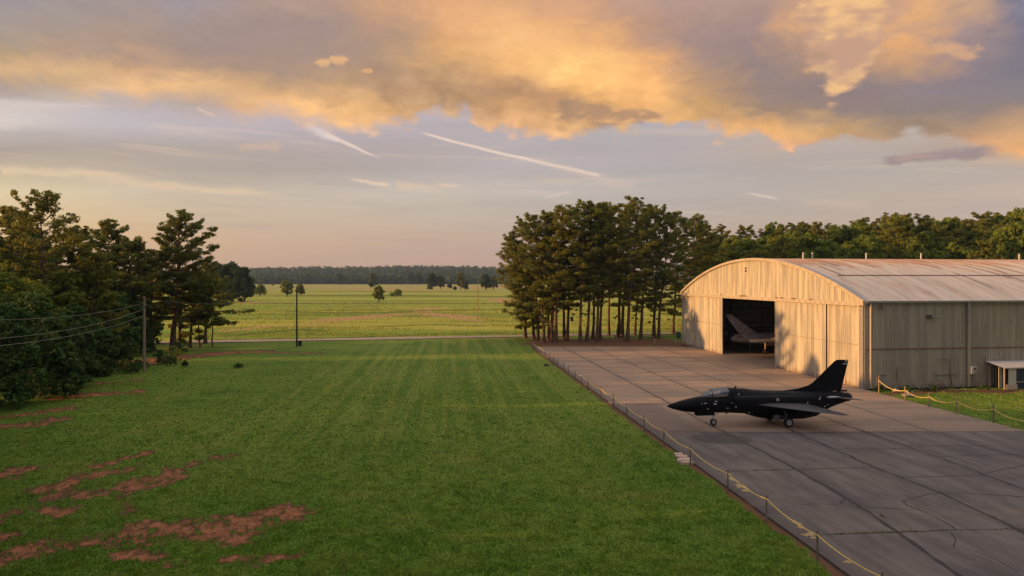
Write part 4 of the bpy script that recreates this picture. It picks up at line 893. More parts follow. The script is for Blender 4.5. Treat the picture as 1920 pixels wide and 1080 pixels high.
B = MB(); B.box((LEN/2, -.05, side_z(1700, 654)), (LEN-.4, .03, .10)); B.build('wall_seam', M_SEAM, HANG)
x, z = side_x(1745), side_z(1745, 594)
wl = MB().box((x-.25, -.12, z), (.5, .18, .35)).build('wall_lamp', M_DARKST, HANG); MB().tube([(x, -.15, z), (x+.55, -.3, z-.03)], [.06, .06], 8).lathe_y((x+.6, -.3, z-.05), [(-.12, .03), (0, .14), (.12, .08)], 10).build('lamp_arm', MATS['corner_metal'], wl)
x, z = side_x(1649), side_z(1649, 577)
MB().tube([(x-.2, -.1, z-.2), (x-.1, -.25, z+.1), (x+.25, -.25, z), (x+.1, -.2, z-.25), (x, -.2, z+.45)], .035, 6).build('cable_bracket', M_DARKST, HANG)
x, z = side_x(1821), side_z(1821, 693)
mb = MB().box((x, -.25, z), (.60, .38, .80)).build('meter_box', simple('meter_grey', (.52, .50, .46), .5), HANG, bevel=.03)
MB().lathe_y((x+.05, -.47, z+.12), [(-.06, .02), (0, .13), (.04, .13)], 12).box((x+.1, -.46, z-.25), (.16, .05, .10)).build('meter_dial', M_DARKST, mb)
MB().tube([(x-.1, -.2, z-.4), (x-.1, -.2, .05)], .03, 6).tube([(x+.15, -.2, z-.4), (x+.15, -.2, .05)], .03, 6).build('conduit', MATS['corner_metal'], mb)
x0, x1 = side_x(1750), side_x(1796); B = MB(); zf = lambda py: side_z(1770, py)
B.tube([(side_x(1757), -.1, zf(674)), (side_x(1780), -.1, zf(674)), (side_x(1780), -.1, zf(703))], .03, 6).tube([(x0, -.1, zf(703)), (x1, -.1, zf(702))], .035, 6).tube([(side_x(1780), -.1, zf(703)), (side_x(1784), -.12, .2)], .05, 6)
B.build('wall_pipe', simple('pipe_brown', (.17, .12, .09), .6), HANG)
B = MB()
for px, py, w, h in ((1683, 690, .35, .05), (1652, 704, .9, .05), (1632, 681, .25, .05), (1681, 705, .05, 1.1), (1845, 674, .1, .1)): B.box((side_x(px), -.07, side_z(px, py)), (w, .05, h))
B.build('wall_fitting', M_DARKST, HANG)
# gable marks and small louvres
B = MB()
for px, py in ((1399, 503), (1399, 508)):
    s_ = s_of(px); B.box((-.07, s_, zat(py, 68.4+.9916*s_)), (.05, .5, .22))
B.build('gable_louvre', M_DARKST, HANG)
B = MB()
for px, w in ((1396, 1.7), (1470, .4), (1491, .6), (1524, .3), (1355, .3), (1460, .3)):
    s_ = s_of(px); B.box((-.32, s_, DT+.30), (.1, w, .14))
B.build('track_bracket', M_SEAM, HANG)
# interior frame: girts, columns and rafters
B = MB()
for z in (1.3, 2.7, 3.65, 4.8, 6.1, 7.4): B.box((LEN/2, WID-.20, z), (LEN-.5, .16, .16))
for z in (1.3, 3.65, 6.1, 7.4): B.box((LEN/2, .22, z), (LEN-.5, .16, .16))
B.build('girt', M_DARKST, HANG)
for i in range(9):
    x = .6+i*7.9
    for y in (.48, WID-.48): MB().box((x, y, EAVE/2-.1), (.28, .42, EAVE-.3)).build('column', M_DARKST, HANG)
    rg = []
    for j in range(17):
        y = .3+(WID-.6)*j/16; z = arch(y)-.12; rg.append([(x-.12, y, z-.4), (x+.12, y, z-.4), (x+.12, y, z), (x-.12, y, z)])
    MB().loft(rg).build('rafter', M_DARKST, HANG)
# floor inside, a continuation of the apron slab
def hp(x, y, z): return (35.3+.99104*x-.1336*y, 68.4+.1336*x+.99104*y, z)
fl = MB(); V = [hp(-.02, .1, .034), hp(LEN, .1, .034), hp(LEN, WID, .034), hp(-.02, WID, .034)]
V2 = [(EX(AD1)+18, AD1, .026), (40, AD1, .026), (40, 118, .026), (28.5, 118, .026), ]
fl.add(V, [(0, 1, 2, 3)]); tag(fl.build('hangar_floor', M_APRON), 'dim concrete floor inside the hangar', kind='structure')

# ------------------------------------------------------------------ aircraft
def superring(x, zt, zb, hw, zm=None, n=28, e=2.2, y0=0.0):
    zm = (zt+zb)/2 if zm is None else zm; P = []
    for j in range(n):
        a = 2*math.pi*j/n; c, s = math.cos(a), math.sin(a)
        P.append((x, y0+hw*math.copysign(abs(c)**(2/e), c), zm+((zt-zm) if s > 0 else (zm-zb))*math.copysign(abs(s)**(2/e), s)))
    return P
def smoothsec(secs, k=4):     # catmull-rom between given sections
    A = np.array(secs, float); out = []
    for i in range(len(A)-1):
        p0, p1, p2, p3 = A[max(i-1, 0)], A[i], A[i+1], A[min(i+2, len(A)-1)]
        for j in range(k):
            t = j/k; q = .5*((2*p1)+(-p0+p2)*t+(2*p0-5*p1+4*p2-p3)*t*t+(-p0+3*p1-3*p2+p3)*t**3); out.append(np.concatenate([[p1[0]+(p2[0]-p1[0])*t], q[1:]]))
    return out+[A[-1]]
def wing(B, pts, t0, t1, n=9):
    # pts: root LE, root TE, tip LE, tip TE as (x, y, z); thickness t0 root, t1 tip; lens section
    R_ = []
    for q in np.linspace(0, 1, 5):
        le = np.array(pts[0])*(1-q)+np.array(pts[2])*q; te = np.array(pts[1])*(1-q)+np.array(pts[3])*q; t = t0*(1-q)+t1*q; r = []
        for u in np.linspace(0, 1, n): p = le+(te-le)*u; r.append((p[0], p[1], p[2]+t*.5*math.sin(math.pi*u**.7)))
        for u in np.linspace(1, 0, n)[1:-1]: p = le+(te-le)*u; r.append((p[0], p[1], p[2]-t*.5*math.sin(math.pi*u**.7)))
        R_.append(r)
    B.loft(R_); return B
def paintm(name, c, rough=.45, spec=.4):
    m, N, b, o = material(name); p = objc(N); n = N.noise(p, 1.6, 5, .65); n2 = N.noise(p, 14, 3, .6)
    N.put(b.inputs['Base Color'], N.mix(N.ss(n, .3, .75), c, tuple(x*1.7+.0014 for x in c))); N.put(b.inputs['Roughness'], N.ss(n, .3, .7, rough-.06, rough+.15)); b.inputs['Specular IOR Level'].default_value = spec
    bump(N, b, n2, .06, .01); return m
M_BLK = paintm('black_paint', (0.0022, 0.0024, 0.0042), .5, .16)
M_TYRE = simple('tyre_rubber', (.015, .015, .016), .85); M_RIM = simple('wheel_rim', (.42, .42, .44), .4, .4); M_STRUT = simple('strut_paint', (.55, .55, .55), .4)
M_WHITE = simple('white_mark', (.62, .62, .62), .5); M_RED = simple('red_mark', (.45, .05, .06), .5)
def glassm(name, tint=(.85, .88, .92)):
    m, N, b, o = material(name); N.put(b.inputs['Base Color'], tint); b.inputs['Roughness'].default_value = .06
    tr = N.new('ShaderNodeBsdfTransparent'); N.put(tr.inputs[0], (.72, .72, .76)); gl = N.new('ShaderNodeBsdfGlossy'); gl.inputs['Roughness'].default_value = .08; N.put(gl.inputs[0], (.9, .9, .95))
    fr = N.new('ShaderNodeFresnel'); fr.inputs[0].default_value = 1.5; ms = N.new('ShaderNodeMixShader'); N.l.new(N.m('MULTIPLY_ADD', fr.outputs[0], 1.0, .10, clamp=True), ms.inputs[0]); N.l.new(tr.outputs[0], ms.inputs[1]); N.l.new(gl.outputs[0], ms.inputs[2]); N.l.new(ms.outputs[0], o.inputs[0]); return m
M_GLASS = glassm('canopy_glass')
def wheel(parent, x, y, z, r, w, name='wheel'):
    t = MB().lathe_y((x, y, z), [(-w/2, r*.55), (-w/2, r*.86), (-w*.36, r*.97), (0, r), (w*.36, r*.97), (w/2, r*.86), (w/2, r*.55)], 24).build(name, M_TYRE, parent, smooth=True)
    R_ = MB()
    for s in (-1, 1): R_.lathe_y((x, y+s*w*.5, z), [(-.012*s if s > 0 else -.012, r*.56), (.012, r*.56), (.02, r*.2)], 20)
    for k in range(6):
        a = k*math.pi/3
        for s in (-1, 1): R_.box((x+math.cos(a)*r*.36, y+s*(w*.5+.012), z+math.sin(a)*r*.36), (r*.32, .02, r*.09), ry=-a)
    R_.build('rim', M_RIM, t); return t
JYAW = math.atan2(.139, .990)
JET = empty('jet_aircraft', (11.5, 50.75, 0.03), JYAW)   # local +x runs aft from the nose, -y is the side towards the camera
tag(JET, 'matte black single seat jet parked on the apron in front of the hangar', 'jet aircraft')
def build_jet():
    secs = [ # x, top, bottom, half width, mid z, exponent
        (0.0, 1.565, 1.535, .015, 1.55, 2), (.18, 1.66, 1.44, .115, 1.55, 2), (.44, 1.75, 1.34, .20, 1.55, 2), (1.06, 1.93, 1.17, .33, 1.55, 2), (1.76, 2.08, 1.08, .42, 1.56, 2.1), (2.6, 2.22, 1.02, .49, 1.58, 2.2),
        (3.43, 2.30, 1.0, .53, 1.6, 2.3), (4.45, 2.36, .96, .58, 1.62, 2.4), (4.75, 2.84, .95, .60, 1.62, 2.2), (5.9, 2.74, .88, .68, 1.62, 2.2), (7.2, 2.60, .74, .76, 1.62, 2.3), (8.5, 2.52, .54, .80, 1.62, 2.4), (10.3, 2.47, .48, .78, 1.62, 2.4),
        (11.45, 2.44, .60, .72, 1.66, 2.3), (12.4, 2.41, .84, .64, 1.72, 2.2), (13.1, 2.38, 1.15, .56, 1.82, 2.1), (14.0, 2.30, 1.42, .45, 1.87, 2), (14.62, 2.19, 1.58, .32, 1.89, 2)]
    out = []
    for i in range(len(secs)-1):
        k = 3 if i not in (7,) else 2
        p0, p1, p2, p3 = [np.array(secs[max(0, min(len(secs)-1, q))], float) for q in (i-1, i, i+1, i+2)]
        if i in (6, 8): p0, p3 = 2*p1-p2, 2*p2-p1
        if i == 7: p0, p3 = 2*p1-p2, 2*p2-p1
        for j in range(k):
            t = j/k; q = .5*((2*p1)+(-p0+p2)*t+(2*p0-5*p1+4*p2-p3)*t*t+(-p0+3*p1-3*p2+p3)*t**3); q[0] = p1[0]+(p2[0]-p1[0])*t; out.append(q)
    out.append(np.array(secs[-1], float))
    fus = MB().loft([superring(q[0], q[1], q[2], q[3], q[4], 32, q[5]) for q in out]).build('fuselage', M_BLK, JET, smooth=True)
    nz = MB()
    nz.loft([superring(x, z1, z0, w, None, 24, 2) for x, z1, z0, w in ((14.57, 2.23, 1.55, .34), (14.80, 2.16, 1.62, .275), (14.79, 2.12, 1.66, .24), (14.4, 2.10, 1.68, .2))]); nz.build('exhaust_nozzle', simple('burnt_metal', (.06, .055, .055), .45, .6), JET, smooth=True)
    for s in (-1, 1):      # cheek intakes along the shoulders
        c = [(4.95, 2.24, 1.30, .20, .66), (5.05, 2.27, 1.26, .23, .68), (5.9, 2.30, 1.15, .30, .72), (7.5, 2.30, 1.0, .33, .74), (9.3, 2.26, .95, .30, .70), (11.0, 2.2, 1.1, .22, .62), (12.2, 2.15, 1.4, .10, .52)]
        rg = [superring(q[0], q[1], q[2], q[3], None, 20, 2.6, s*q[4]) for q in smoothsec(c, 3)]
        it = MB().loft(rg).build('intake', M_BLK, JET, smooth=True)
        MB().loft([superring(4.94, 2.18, 1.36, .15, None, 16, 2.6, s*.67), superring(4.935, 2.16, 1.38, .14, None, 16, 2.6, s*.67)]).build('intake_mouth', simple('intake_shade', (.002, .002, .002), .9) if 'intake_shade' not in MATS else MATS['intake_shade'], it)  # near-black cap stands for the shaded hollow of the inlet
        w = wing(MB(), ((5.75, s*.55, 1.74), (10.5, s*.60, 1.66), (11.25, s*3.95, 1.36), (12.05, s*4.0, 1.34)), .26, .05).build('wing', paintm('wing_grey_black', (.034, .029, .032), .5) if 'wing_grey_black' not in MATS else MATS['wing_grey_black'], JET, smooth=True)
        f = MB(); f.box((10.55, s*1.75, 1.44), (1.2, .10, .14)).box((9.4, s*2.2, 1.44), (1.2, .08, .12)); f.build('wing_fairing', M_BLK, w)
        wing(MB(), ((12.75, s*.42, 1.98), (14.2, s*.38, 1.95), (14.30, s*1.62, 1.93), (14.92, s*1.66, 1.92)), .12, .03).build('tailplane', MATS['wing_grey_black'], JET, smooth=True)
        MB().loft([superring(x, z1, z0, w_, None, 12, 2, s*.58) for x, z1, z0, w_ in ((12.5, 2.04, 1.99, .02), (12.8, 2.10, 1.93, .08), (13.2, 2.09, 1.93, .08), (13.6, 2.02, 1.98, .02))]).build('tail_fairing', M_STRUT, JET, smooth=True)
    # fin with long dorsal fillet, thicker at the root
    P = [(8.7, 2.48), (10.0, 2.62), (10.8, 2.85), (11.15, 3.08), (12.75, 4.68), (12.98, 4.79), (13.80, 4.76), (13.74, 4.52), (13.22, 2.40), (11.0, 2.35)]; P = [(x+.30+max(0, x-8.7)*.11, z) for x, z in P]
    th = lambda z: .13-.036*(z-2.4); F = MB(); n = len(P)
    F.add([(x, -th(z)*.5, z) for x, z in P]+[(x, th(z)*.5, z) for x, z in P], [tuple(range(n)), tuple(range(2*n-1, n-1, -1))]+[(i, i+n, (i+1) % n+n, (i+1) % n) for i in range(n)])
    fin = F.build('fin', M_BLK, JET, bevel=.015)
    MB().box((14.32, -.055, 4.47), (.30, .03, .06)).box((14.46, -.05, 4.68), (.22, .03, .04), ry=-.3).build('fin_mark', M_WHITE, fin)
    MB().loft([superring(x, z+.07, z-.07, .07, None, 10, 2) for x, z in ((13.7, 2.36), (13.9, 2.38), (14.4, 2.38), (14.5, 2.37))]).build('tail_cone', M_BLK, JET, smooth=True)
    # canopy: windscreen, arch frame, hood, seat
    def can(name, secs_, mat, par):
        rg = []
        for x, zt, hw, zb in secs_:
            rg.append([(x, hw*math.cos(math.pi*j/14), zb+(zt-zb)*math.sin(math.pi*j/14)**.9) for j in range(15)])
        V = [p for r in rg for p in r]; k = 15; Fc = [(i*k+j, i*k+j+1, (i+1)*k+j+1, (i+1)*k+j) for i in range(len(rg)-1) for j in range(k-1)]
        return MB().add(V, Fc).build(name, mat, par, smooth='all')
    can('windscreen', [(2.55, 2.24, .10, 2.17), (2.85, 2.46, .27, 2.18), (3.2, 2.64, .36, 2.18), (3.42, 2.71, .39, 2.19)], M_GLASS, JET)
    hood = can('canopy', [(3.46, 2.73, .40, 2.19), (3.8, 2.82, .43, 2.2), (4.2, 2.87, .45, 2.22), (4.6, 2.88, .45, 2.25), (4.74, 2.86, .44, 2.27)], M_GLASS, JET)
    fr = MB()
    for x, zt, hw, zb in ((3.44, 2.72, .40, 2.17), (4.74, 2.87, .45, 2.22)):
        fr.tube([(x, hw*math.cos(math.pi*j/14), zb+(zt-zb)*math.sin(math.pi*j/14)**.9) for j in range(15)], .028, 6)
    for s in (-1, 1): fr.tube([(2.55, s*.10, 2.18), (2.85, s*.28, 2.18), (3.44, s*.40, 2.19), (4.2, s*.455, 2.21), (4.74, s*.455, 2.25)], .03, 6)
    fr.build('canopy_frame', M_BLK, hood)
    st = MB().box((4.35, 0, 2.38), (.14, .40, .62), ry=.2).box((4.33, 0, 2.70), (.18, .26, .20), ry=.2).box((4.1, 0, 2.24), (.45, .40, .12)).build('ejection_seat', simple('seat_grey', (.12, .14, .18), .7), JET, bevel=.03)
    MB().box((3.35, 0, 2.28), (.35, .5, .2), ry=-.2).box((3.3, 0, 2.42), (.05, .2, .16)).build('instrument_panel', simple('panel_dark', (.03, .03, .035), .6), JET, bevel=.02)
    # undercarriage
    z0 = 0.0
    ng = MB().tube([(3.68, 0, 1.05), (3.66, 0, .62), (3.66, 0, .45)], [.07, .06, .045], 10).tube([(3.66, 0, .52), (3.66, -.14, .45), (3.66, -.14, .26)], .03, 8).tube([(3.66, 0, .52), (3.66, .14, .45), (3.66, .14, .26)], .03, 8).tube([(3.66, -.15, .265), (3.66, .15, .265)], .03, 8).tube([(3.68, 0, .75), (4.15, 0, 1.0)], .025, 6).box((3.6, -.08, .62), (.12, .1, .1)).build('nose_gear', M_STRUT, JET)
    wheel(ng, 3.66, 0, .265, .265, .16)
    MB().box((2.95, -.17, .91), (1.45, .025, .22)).box((2.95, .17, .91), (1.45, .025, .22)).build('gear_door', M_BLK, ng, bevel=.008)
    for s in (-1, 1):
        mg = MB().tube([(8.75, s*.75, 1.35), (8.85, s*1.15, .85), (8.9, s*1.28, .37)], [.10, .09, .07], 10).tube([(8.9, s*1.28, .37), (8.9, s*1.48, .37)], .05, 8).tube([(8.3, s*.6, .95), (8.88, s*1.22, .6)], .04, 8).tube([(8.6, s*1.2, .8), (8.75, s*1.28, .5), (8.9, s*1.28, .42)], .025, 6).box((8.2, s*.9, .72), (.5, .2, .25)).build('main_gear', simple('gear_grey', (.10, .10, .11), .6) if 'gear_grey' not in MATS else MATS['gear_grey'], JET)
        wheel(mg, 8.9, s*1.38, .37, .37, .24)
        MB().box((8.15, s*1.10, .62), (.42, .03, .52), rz=s*.15).build('gear_door', MATS['gear_grey'], mg, bevel=.01)
        MB().box((9.5, s*.82, .82), (1.7, .03, .42), rx=s*.25).build('gear_door', M_BLK, mg, bevel=.01)
    vf = MB().loft([superring(x, z1, z0_, w_, None, 16, 2.2) for x, z1, z0_, w_ in ((6.2, .95, .80, .05), (7.2, .9, .52, .34), (8.6, .9, .36, .50), (10.8, .9, .33, .48), (11.9, .95, .50, .28), (12.5, 1.0, .80, .05))]).build('belly_fairing', M_BLK, JET, smooth=True)
    ant = MB().box((4.7, 0, .92), (.12, .03, .16)).box((5.4, 0, 2.84), (.16, .02, .14)); ant.build('antenna', M_BLK, JET)
    # small markings standing 3 mm proud of the near side
    def onside(px, py, dx, dz, y, name, mat, par=fus, ry=0):
        lx = (px-130)*.00885-.02; lx += max(0, lx-9)*.10; lz = ((717-.02*(px-540))-py)*.00885+.02-(abs(y)*.10); MB().box((lx, y, lz), (dx, .02, dz), ry=ry).build(name, mat, par)
    for q in ((450, 514, .20, .045, -.50), (418, 518, .05, .07, -.49), (542, 498, .16, .07, -.535), (533, 519, .22, .07, -.55), (470, 561, .10, .05, -.50), (676, 508, .06, .07, -.66), (700, 533, .05, .10, -.89), (640, 552, .12, .05, -.62), (740, 437, .07, .12, -.60), (790, 522, .05, .06, -.97), (812, 578, .04, .09, -1.0),
              (1440, 470, .06, .26, -.71), (1328, 512, .05, .36, -.86), (1482, 540, .10, .06, -.70), (1508, 526, .06, .06, -.68), (1590, 535, .06, .05, -.55)): onside(*q, 'stencil_mark', M_WHITE, ry=.4 if q[0] == 1440 else 0)
    rd = MB().lathe_y((8.22, -1.075, 2.02), [(0, .11), (-.012, .11), (-.013, .01)], 20).build('roundel', M_WHITE, fus)
    MB().lathe_y((8.22, -1.088, 2.02), [(0, .075), (-.01, .075), (-.011, .01)], 20).build('roundel_centre', M_RED, rd)
build_jet()

M_GREYAC = paintm('bare_grey_skin', (.30, .27, .27), .4, .5)
def build_grey_jet():      # tail towards the door, nose deep in the hangar
    K = empty('jet_aircraft', at(1449, 102.6, .034), .14); tag(K, 'grey swept wing jet inside the dark hangar, only its tail and wing showing', 'jet aircraft', )
    # local x: towards the nose; origin below the wing centre
    secs = [(-6.6, 2.5, 1.9, .3), (-5.5, 2.7, 1.6, .5), (-3, 2.9, 1.4, .72), (0, 3.0, 1.3, .8), (3, 3.0, 1.3, .75), (5.5, 2.8, 1.4, .6), (8, 2.3, 1.6, .25), (9, 2.0, 1.9, .04)]
    MB().loft([superring(q[0], q[1], q[2], q[3], None, 22, 2.1) for q in smoothsec(secs, 3)]).build('fuselage', M_GREYAC, K, smooth=True)
    th = .12; P = [(-7.6, 5.75), (-6.6, 5.75), (-2.6, 2.9), (-4.0, 2.75), (-5.2, 2.6)]
    n = len(P); fin = MB().add([(x, -th, z) for x, z in P]+[(x, th, z) for x, z in P], [tuple(range(n)), tuple(range(2*n-1, n-1, -1))]+[(i, i+n, (i+1) % n+n, (i+1) % n) for i in range(n)]).build('fin', M_GREYAC, K)
    R_ = [(-7.65, 5.6), (-5.15, 2.62), (-4.7, 2.3), (-6.9, 2.2)]; n = 4
    MB().add([(x, -.08, z) for x, z in R_]+[(x, .08, z) for x, z in R_], [(0, 1, 2, 3), (7, 6, 5, 4)]+[(i, i+4, (i+1) % 4+4, (i+1) % 4) for i in range(4)]).build('black_tail_panel', M_BLK, fin)  # plain black panel behind the trailing edge of the fin
    for s in (-1, 1):
        w = wing(MB(), ((3.2, s*.6, 2.05), (-4.2, s*.6, 2.15), (-2.2, s*5.0, 2.0), (-6.2, s*5.1, 2.05)), .28, .12).build('wing', M_GREYAC, K, smooth=True)
        wing(MB(), ((-4.6, s*.4, 2.3), (-6.0, s*.4, 2.3), (-6.2, s*1.9, 2.9), (-7.2, s*1.9, 2.95)), .1, .04).build('tailplane', M_GREYAC, K, smooth=True)
        MB().loft([superring(x, 2.3+r, 2.3-r, r, None, 14, 2, s*2.6) for x, r in ((-1.6, .05), (-1.2, .17), (.5, .24), (2.2, .24), (3.2, .05))]).build('wing_pod', paintm('sunlit_tan', (.35, .24, .12), .45) if 'sunlit_tan' not in MATS else MATS['sunlit_tan'], w, smooth=True)  # tan of pod and gear carries the sun falling through the door
        g = MB().tube([(-2.4, s*2.2, 1.95), (-2.45, s*2.3, 1.1), (-2.5, s*2.3, .35)], [.1, .08, .06], 8).tube([(-1.5, s*2.1, 1.8), (-2.4, s*2.25, 1.0)], .07, 8).box((-1.0, s*2.3, 1.40), (1.9, .08, .45), ry=.15).build('main_gear', MATS['sunlit_tan'], K)
        wheel(g, -2.5, s*2.42, .36, .36, .2)
    ng = MB().tube([(6, 0, 1.5), (6, 0, .3)], .07, 8).build('nose_gear', M_STRUT, K); wheel(ng, 6, 0, .28, .28, .18)
build_grey_jet()
def build_light_plane():
    K = empty('light_aircraft', at(1437, 113, .034), 0.1); tag(K, 'small high winged aircraft deep in the hangar behind the grey jet', 'light aircraft')
    m = paintm('cream_paint', (.4, .36, .28), .4)
    secs = [(-4.2, 1.7, 1.4, .1), (-2, 1.9, 1.1, .35), (0, 2.35, .8, .55), (1.4, 2.1, .8, .55), (2.6, 1.7, .9, .4), (3.1, 1.5, 1.1, .12)]
    MB().loft([superring(q[0], q[1], q[2], q[3], None, 16, 2.3) for q in smoothsec(secs, 3)]).build('fuselage', m, K, smooth=True)
    MB().box((.4, 0, 2.5), (1.4, 10.2, .14)).build('wing', m, K, bevel=.05); MB().box((-3.7, 0, 1.75), (.8, 3.2, .06)).build('tailplane', m, K, bevel=.02)
    P = [(-4.5, 3.9), (-3.9, 3.9), (-3.0, 1.8), (-4.4, 1.7)]; MB().add([(x, -.04, z) for x, z in P]+[(x, .04, z) for x, z in P], [(0, 1, 2, 3), (7, 6, 5, 4)]+[(i, i+4, (i+1) % 4+4, (i+1) % 4) for i in range(4)]).build('fin', simple('orange_lit_paint', (.65, .27, .05), .5), K)  # orange of the fin includes the warm light falling on it
    for x, y in ((.2, -1.1), (.2, 1.1), (2.3, 0)):
        g = MB().tube([(x, y*.4, .95), (x, y*.9, .3)], .05, 6).build('landing_gear', M_STRUT, K); wheel(g, x, y, .22, .22, .14)
    pr = MB(); pr.lathe_y((0, 0, 0), [(-.1, .02), (0, .1)], 8); MB().box((3.2, 0, 1.35), (.05, .14, 1.9), rx=.3).lathe_y((3.15, 0, 1.35), [(-.1, .05), (.1, .05)], 10).build('propeller', M_DARKST, K)
build_light_plane()

# ------------------------------------------------------------------ rope fences
M_POST = simple('fence_post_wood', (.19, .165, .14), .8, c2=(.10, .085, .075), bmp=.3, scale=9); M_PLIT = simple('sunlit_post_wood', (.34, .25, .16), .8, c2=(.2, .14, .09))  # second wood is a sunlit copy, warm light put into its colour
M_ROPE = simple('yellow_rope', (.80, .55, .16), .7, var=.1); M_ROPE2 = simple('faded_rope', (.62, .52, .38), .8, var=.1)
def rope_fence(name, posts, hgt, label, sag=.16, pr=.045, pm=None, rm=None, rz=.86, rr=.024, fh=None):
    E = empty(name, (*posts[0], 0)); tag(E, label, 'rope fence'); o = Vector((*posts[0], 0)); tops = []; q = random.Random(name)
    for i, (x, y) in enumerate(posts):
        h = (fh[i] if fh else hgt)*q.uniform(.96, 1.05); lx, ly = q.uniform(-.04, .04), q.uniform(-.03, .03)
        p = Vector((x, y, 0))-o
        MB().tube([p+Vector((0, 0, -.2)), p+Vector((lx*.5, ly*.5, h*.5)), p+Vector((lx, ly, h))], [pr*1.1, pr, pr*.9], 7).build('post', pm[i] if isinstance(pm, list) else (pm or M_POST), E)
        tops.append(p+Vector((lx-.02, ly-pr, h*rz)))
    def span(a, b):
        n = 12; L = (b-a).length; P = []
        for k in range(n+1):
            t = k/n; P.append(a.lerp(b, t)+Vector((0, 0, -4*t*(1-t)*sag*L/4.5*q.uniform(.97, 1.03))))
        return P
    far = [k for k in range(len(tops)-1)]
    pts = []
    for k in far:
        pts += span(tops[k], tops[k+1])[(1 if k else 0):]
    cut = 12*sum(1 for (x, y) in posts[:-1] if y < 66)+1
    if rm is None and cut < len(pts) and name == 'rope_fence':
        MB().tube(pts[:cut], rr, 5).build('rope', M_ROPE, E); MB().tube(pts[cut-1:], rr*1.1, 5).build('rope', M_ROPE2, E)
    else: MB().tube(pts, rr, 5).build('rope', rm or M_ROPE, E)
    return E
LP = [(19.3, 1), (23.0, 1), (26.9, 1), (31.15, 1), (35.3, 1), (40.5, 1), (45.3, 1), (49.6, 1), (54.2, 1), (58.4, 1), (62.4, 1), (68.0, 1), (71, 1), (74.5, 1), (78, 1), (81, 1), (85.5, 1), (88.3, 1), (91.3, 1), (95, 1), (99, 1), (101.5, 1), (105, 1), (108.5, 1)]
rope_fence('rope_fence', [(EX(d)-.32-(.10 if d > 60 else 0), d) for d, _ in LP], 1.14, 'low post fence with a sagging yellow rope along the lawn edge of the apron')
RP = [(1648, 740, 1.9), (1697.5, 752.5, 1.35), (1741.5, 763.5, 1.25), (1794.5, 777, 1.55), (1863, 792.5, 1.45), (1948, 814, 1.4)]
rope_fence('yellow_rope_fence', [gp(a, b)[:2] for a, b, h in RP], 1.4, 'yellow rope hung on timber posts beside the hangar side wall', sag=.42, pr=.06, pm=[M_PLIT, M_PLIT, M_POST, M_PLIT, M_POST, M_PLIT], rm=M_ROPE, rz=.72, rr=.032, fh=[c for a, b, c in RP])

# ------------------------------------------------------------------ power poles and wires
M_POLE = simple('pole_wood', (.30, .215, .17), .85, c2=(.18, .125, .10), bmp=.3, scale=4); M_POLED = simple('dark_pole_wood', (.03, .024, .02), .9)
M_WIRE = simple('bare_wire', (.30, .28, .25), .5, .3); M_INS = simple('insulator', (.45, .42, .4), .3)
def power_pole(px, py, top, mat, label, r=.14, arm=0, lit=False):
    p = gp(px, py); d = p[1]; h = zat(top, d); E = empty('power_pole', p); tag(E, label, 'power pole')
    MB().tube([(0, 0, -.3), (0, 0, h)], [r*1.15, r*.8], 10).build('pole', mat, E)
    if arm:
        MB().box((0, 0, h-arm), (.1, 1.5, .12)).build('crossarm', mat, E)
        for s in (-.65, .65): MB().tube([(0, s, h-arm+.06), (0, s, h-arm+.22)], [.05, .03], 8).build('insulator', M_INS, E)
    MB().tube([(0, -.12, h-.15), (0, -.25, h-.15)], .04, 6).build('insulator', M_INS, E)
    return E, h, d
e1, h1, d1 = power_pole(270.5, 697, 556, M_POLE, 'weathered wooden power pole in front of the dark thicket', .16)
MB().tube([(.1, -.15, h1-1.15), (.5, .3, h1-1.0)], .03, 6).build('insulator_arm', M_DARKST, e1)
e2, h2, d2 = power_pole(556.5, 649.5, 539, M_POLED, 'tall thin dark pole standing by the gravel road', .13, arm=.5)
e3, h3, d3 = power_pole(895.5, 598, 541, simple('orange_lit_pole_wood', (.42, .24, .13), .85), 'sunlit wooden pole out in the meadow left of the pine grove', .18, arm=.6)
MB().tube([(0, 0, h3-.1), (0, 0, h3+2.2)], [.05, .03], 6).build('mast', M_DARKST, e3)
def wire(a, b, sag, r, label):
    a = Vector(a); b = Vector(b); n = 28; P = [a.lerp(b, t/n)-a+Vector((0, 0, -4*(t/n)*(1-t/n)*sag)) for t in range(n+1)]
    o = MB().tube(P, r, 5).build('power_wire', M_WIRE, None); o.location = a; tag(o, label, 'wire', 'wires from the wooden power pole'); return o
px1 = at(270.5, d1)
wire((px1[0], d1-.25, zat(569, d1)), (-38.0, 47.0, zat(600, 47)), .55, .015, 'highest wire from the wooden power pole to the left edge')
wire((px1[0], d1-.25, zat(580, d1)), (-36.0, 43.0, zat(641, 43)), .75, .018, 'middle wire sagging left from the wooden power pole')
wire((px1[0], d1-.2, zat(592, d1)), (-34.5, 40.0, zat(658, 40)), .75, .018, 'lowest wire sagging left from the wooden power pole')
wire((px1[0]+.1, d1+.1, zat(560, d1)), at(556.5, d2, h2-.5), 1.3, .009, 'wire running from the wooden power pole to the dark pole by the road')

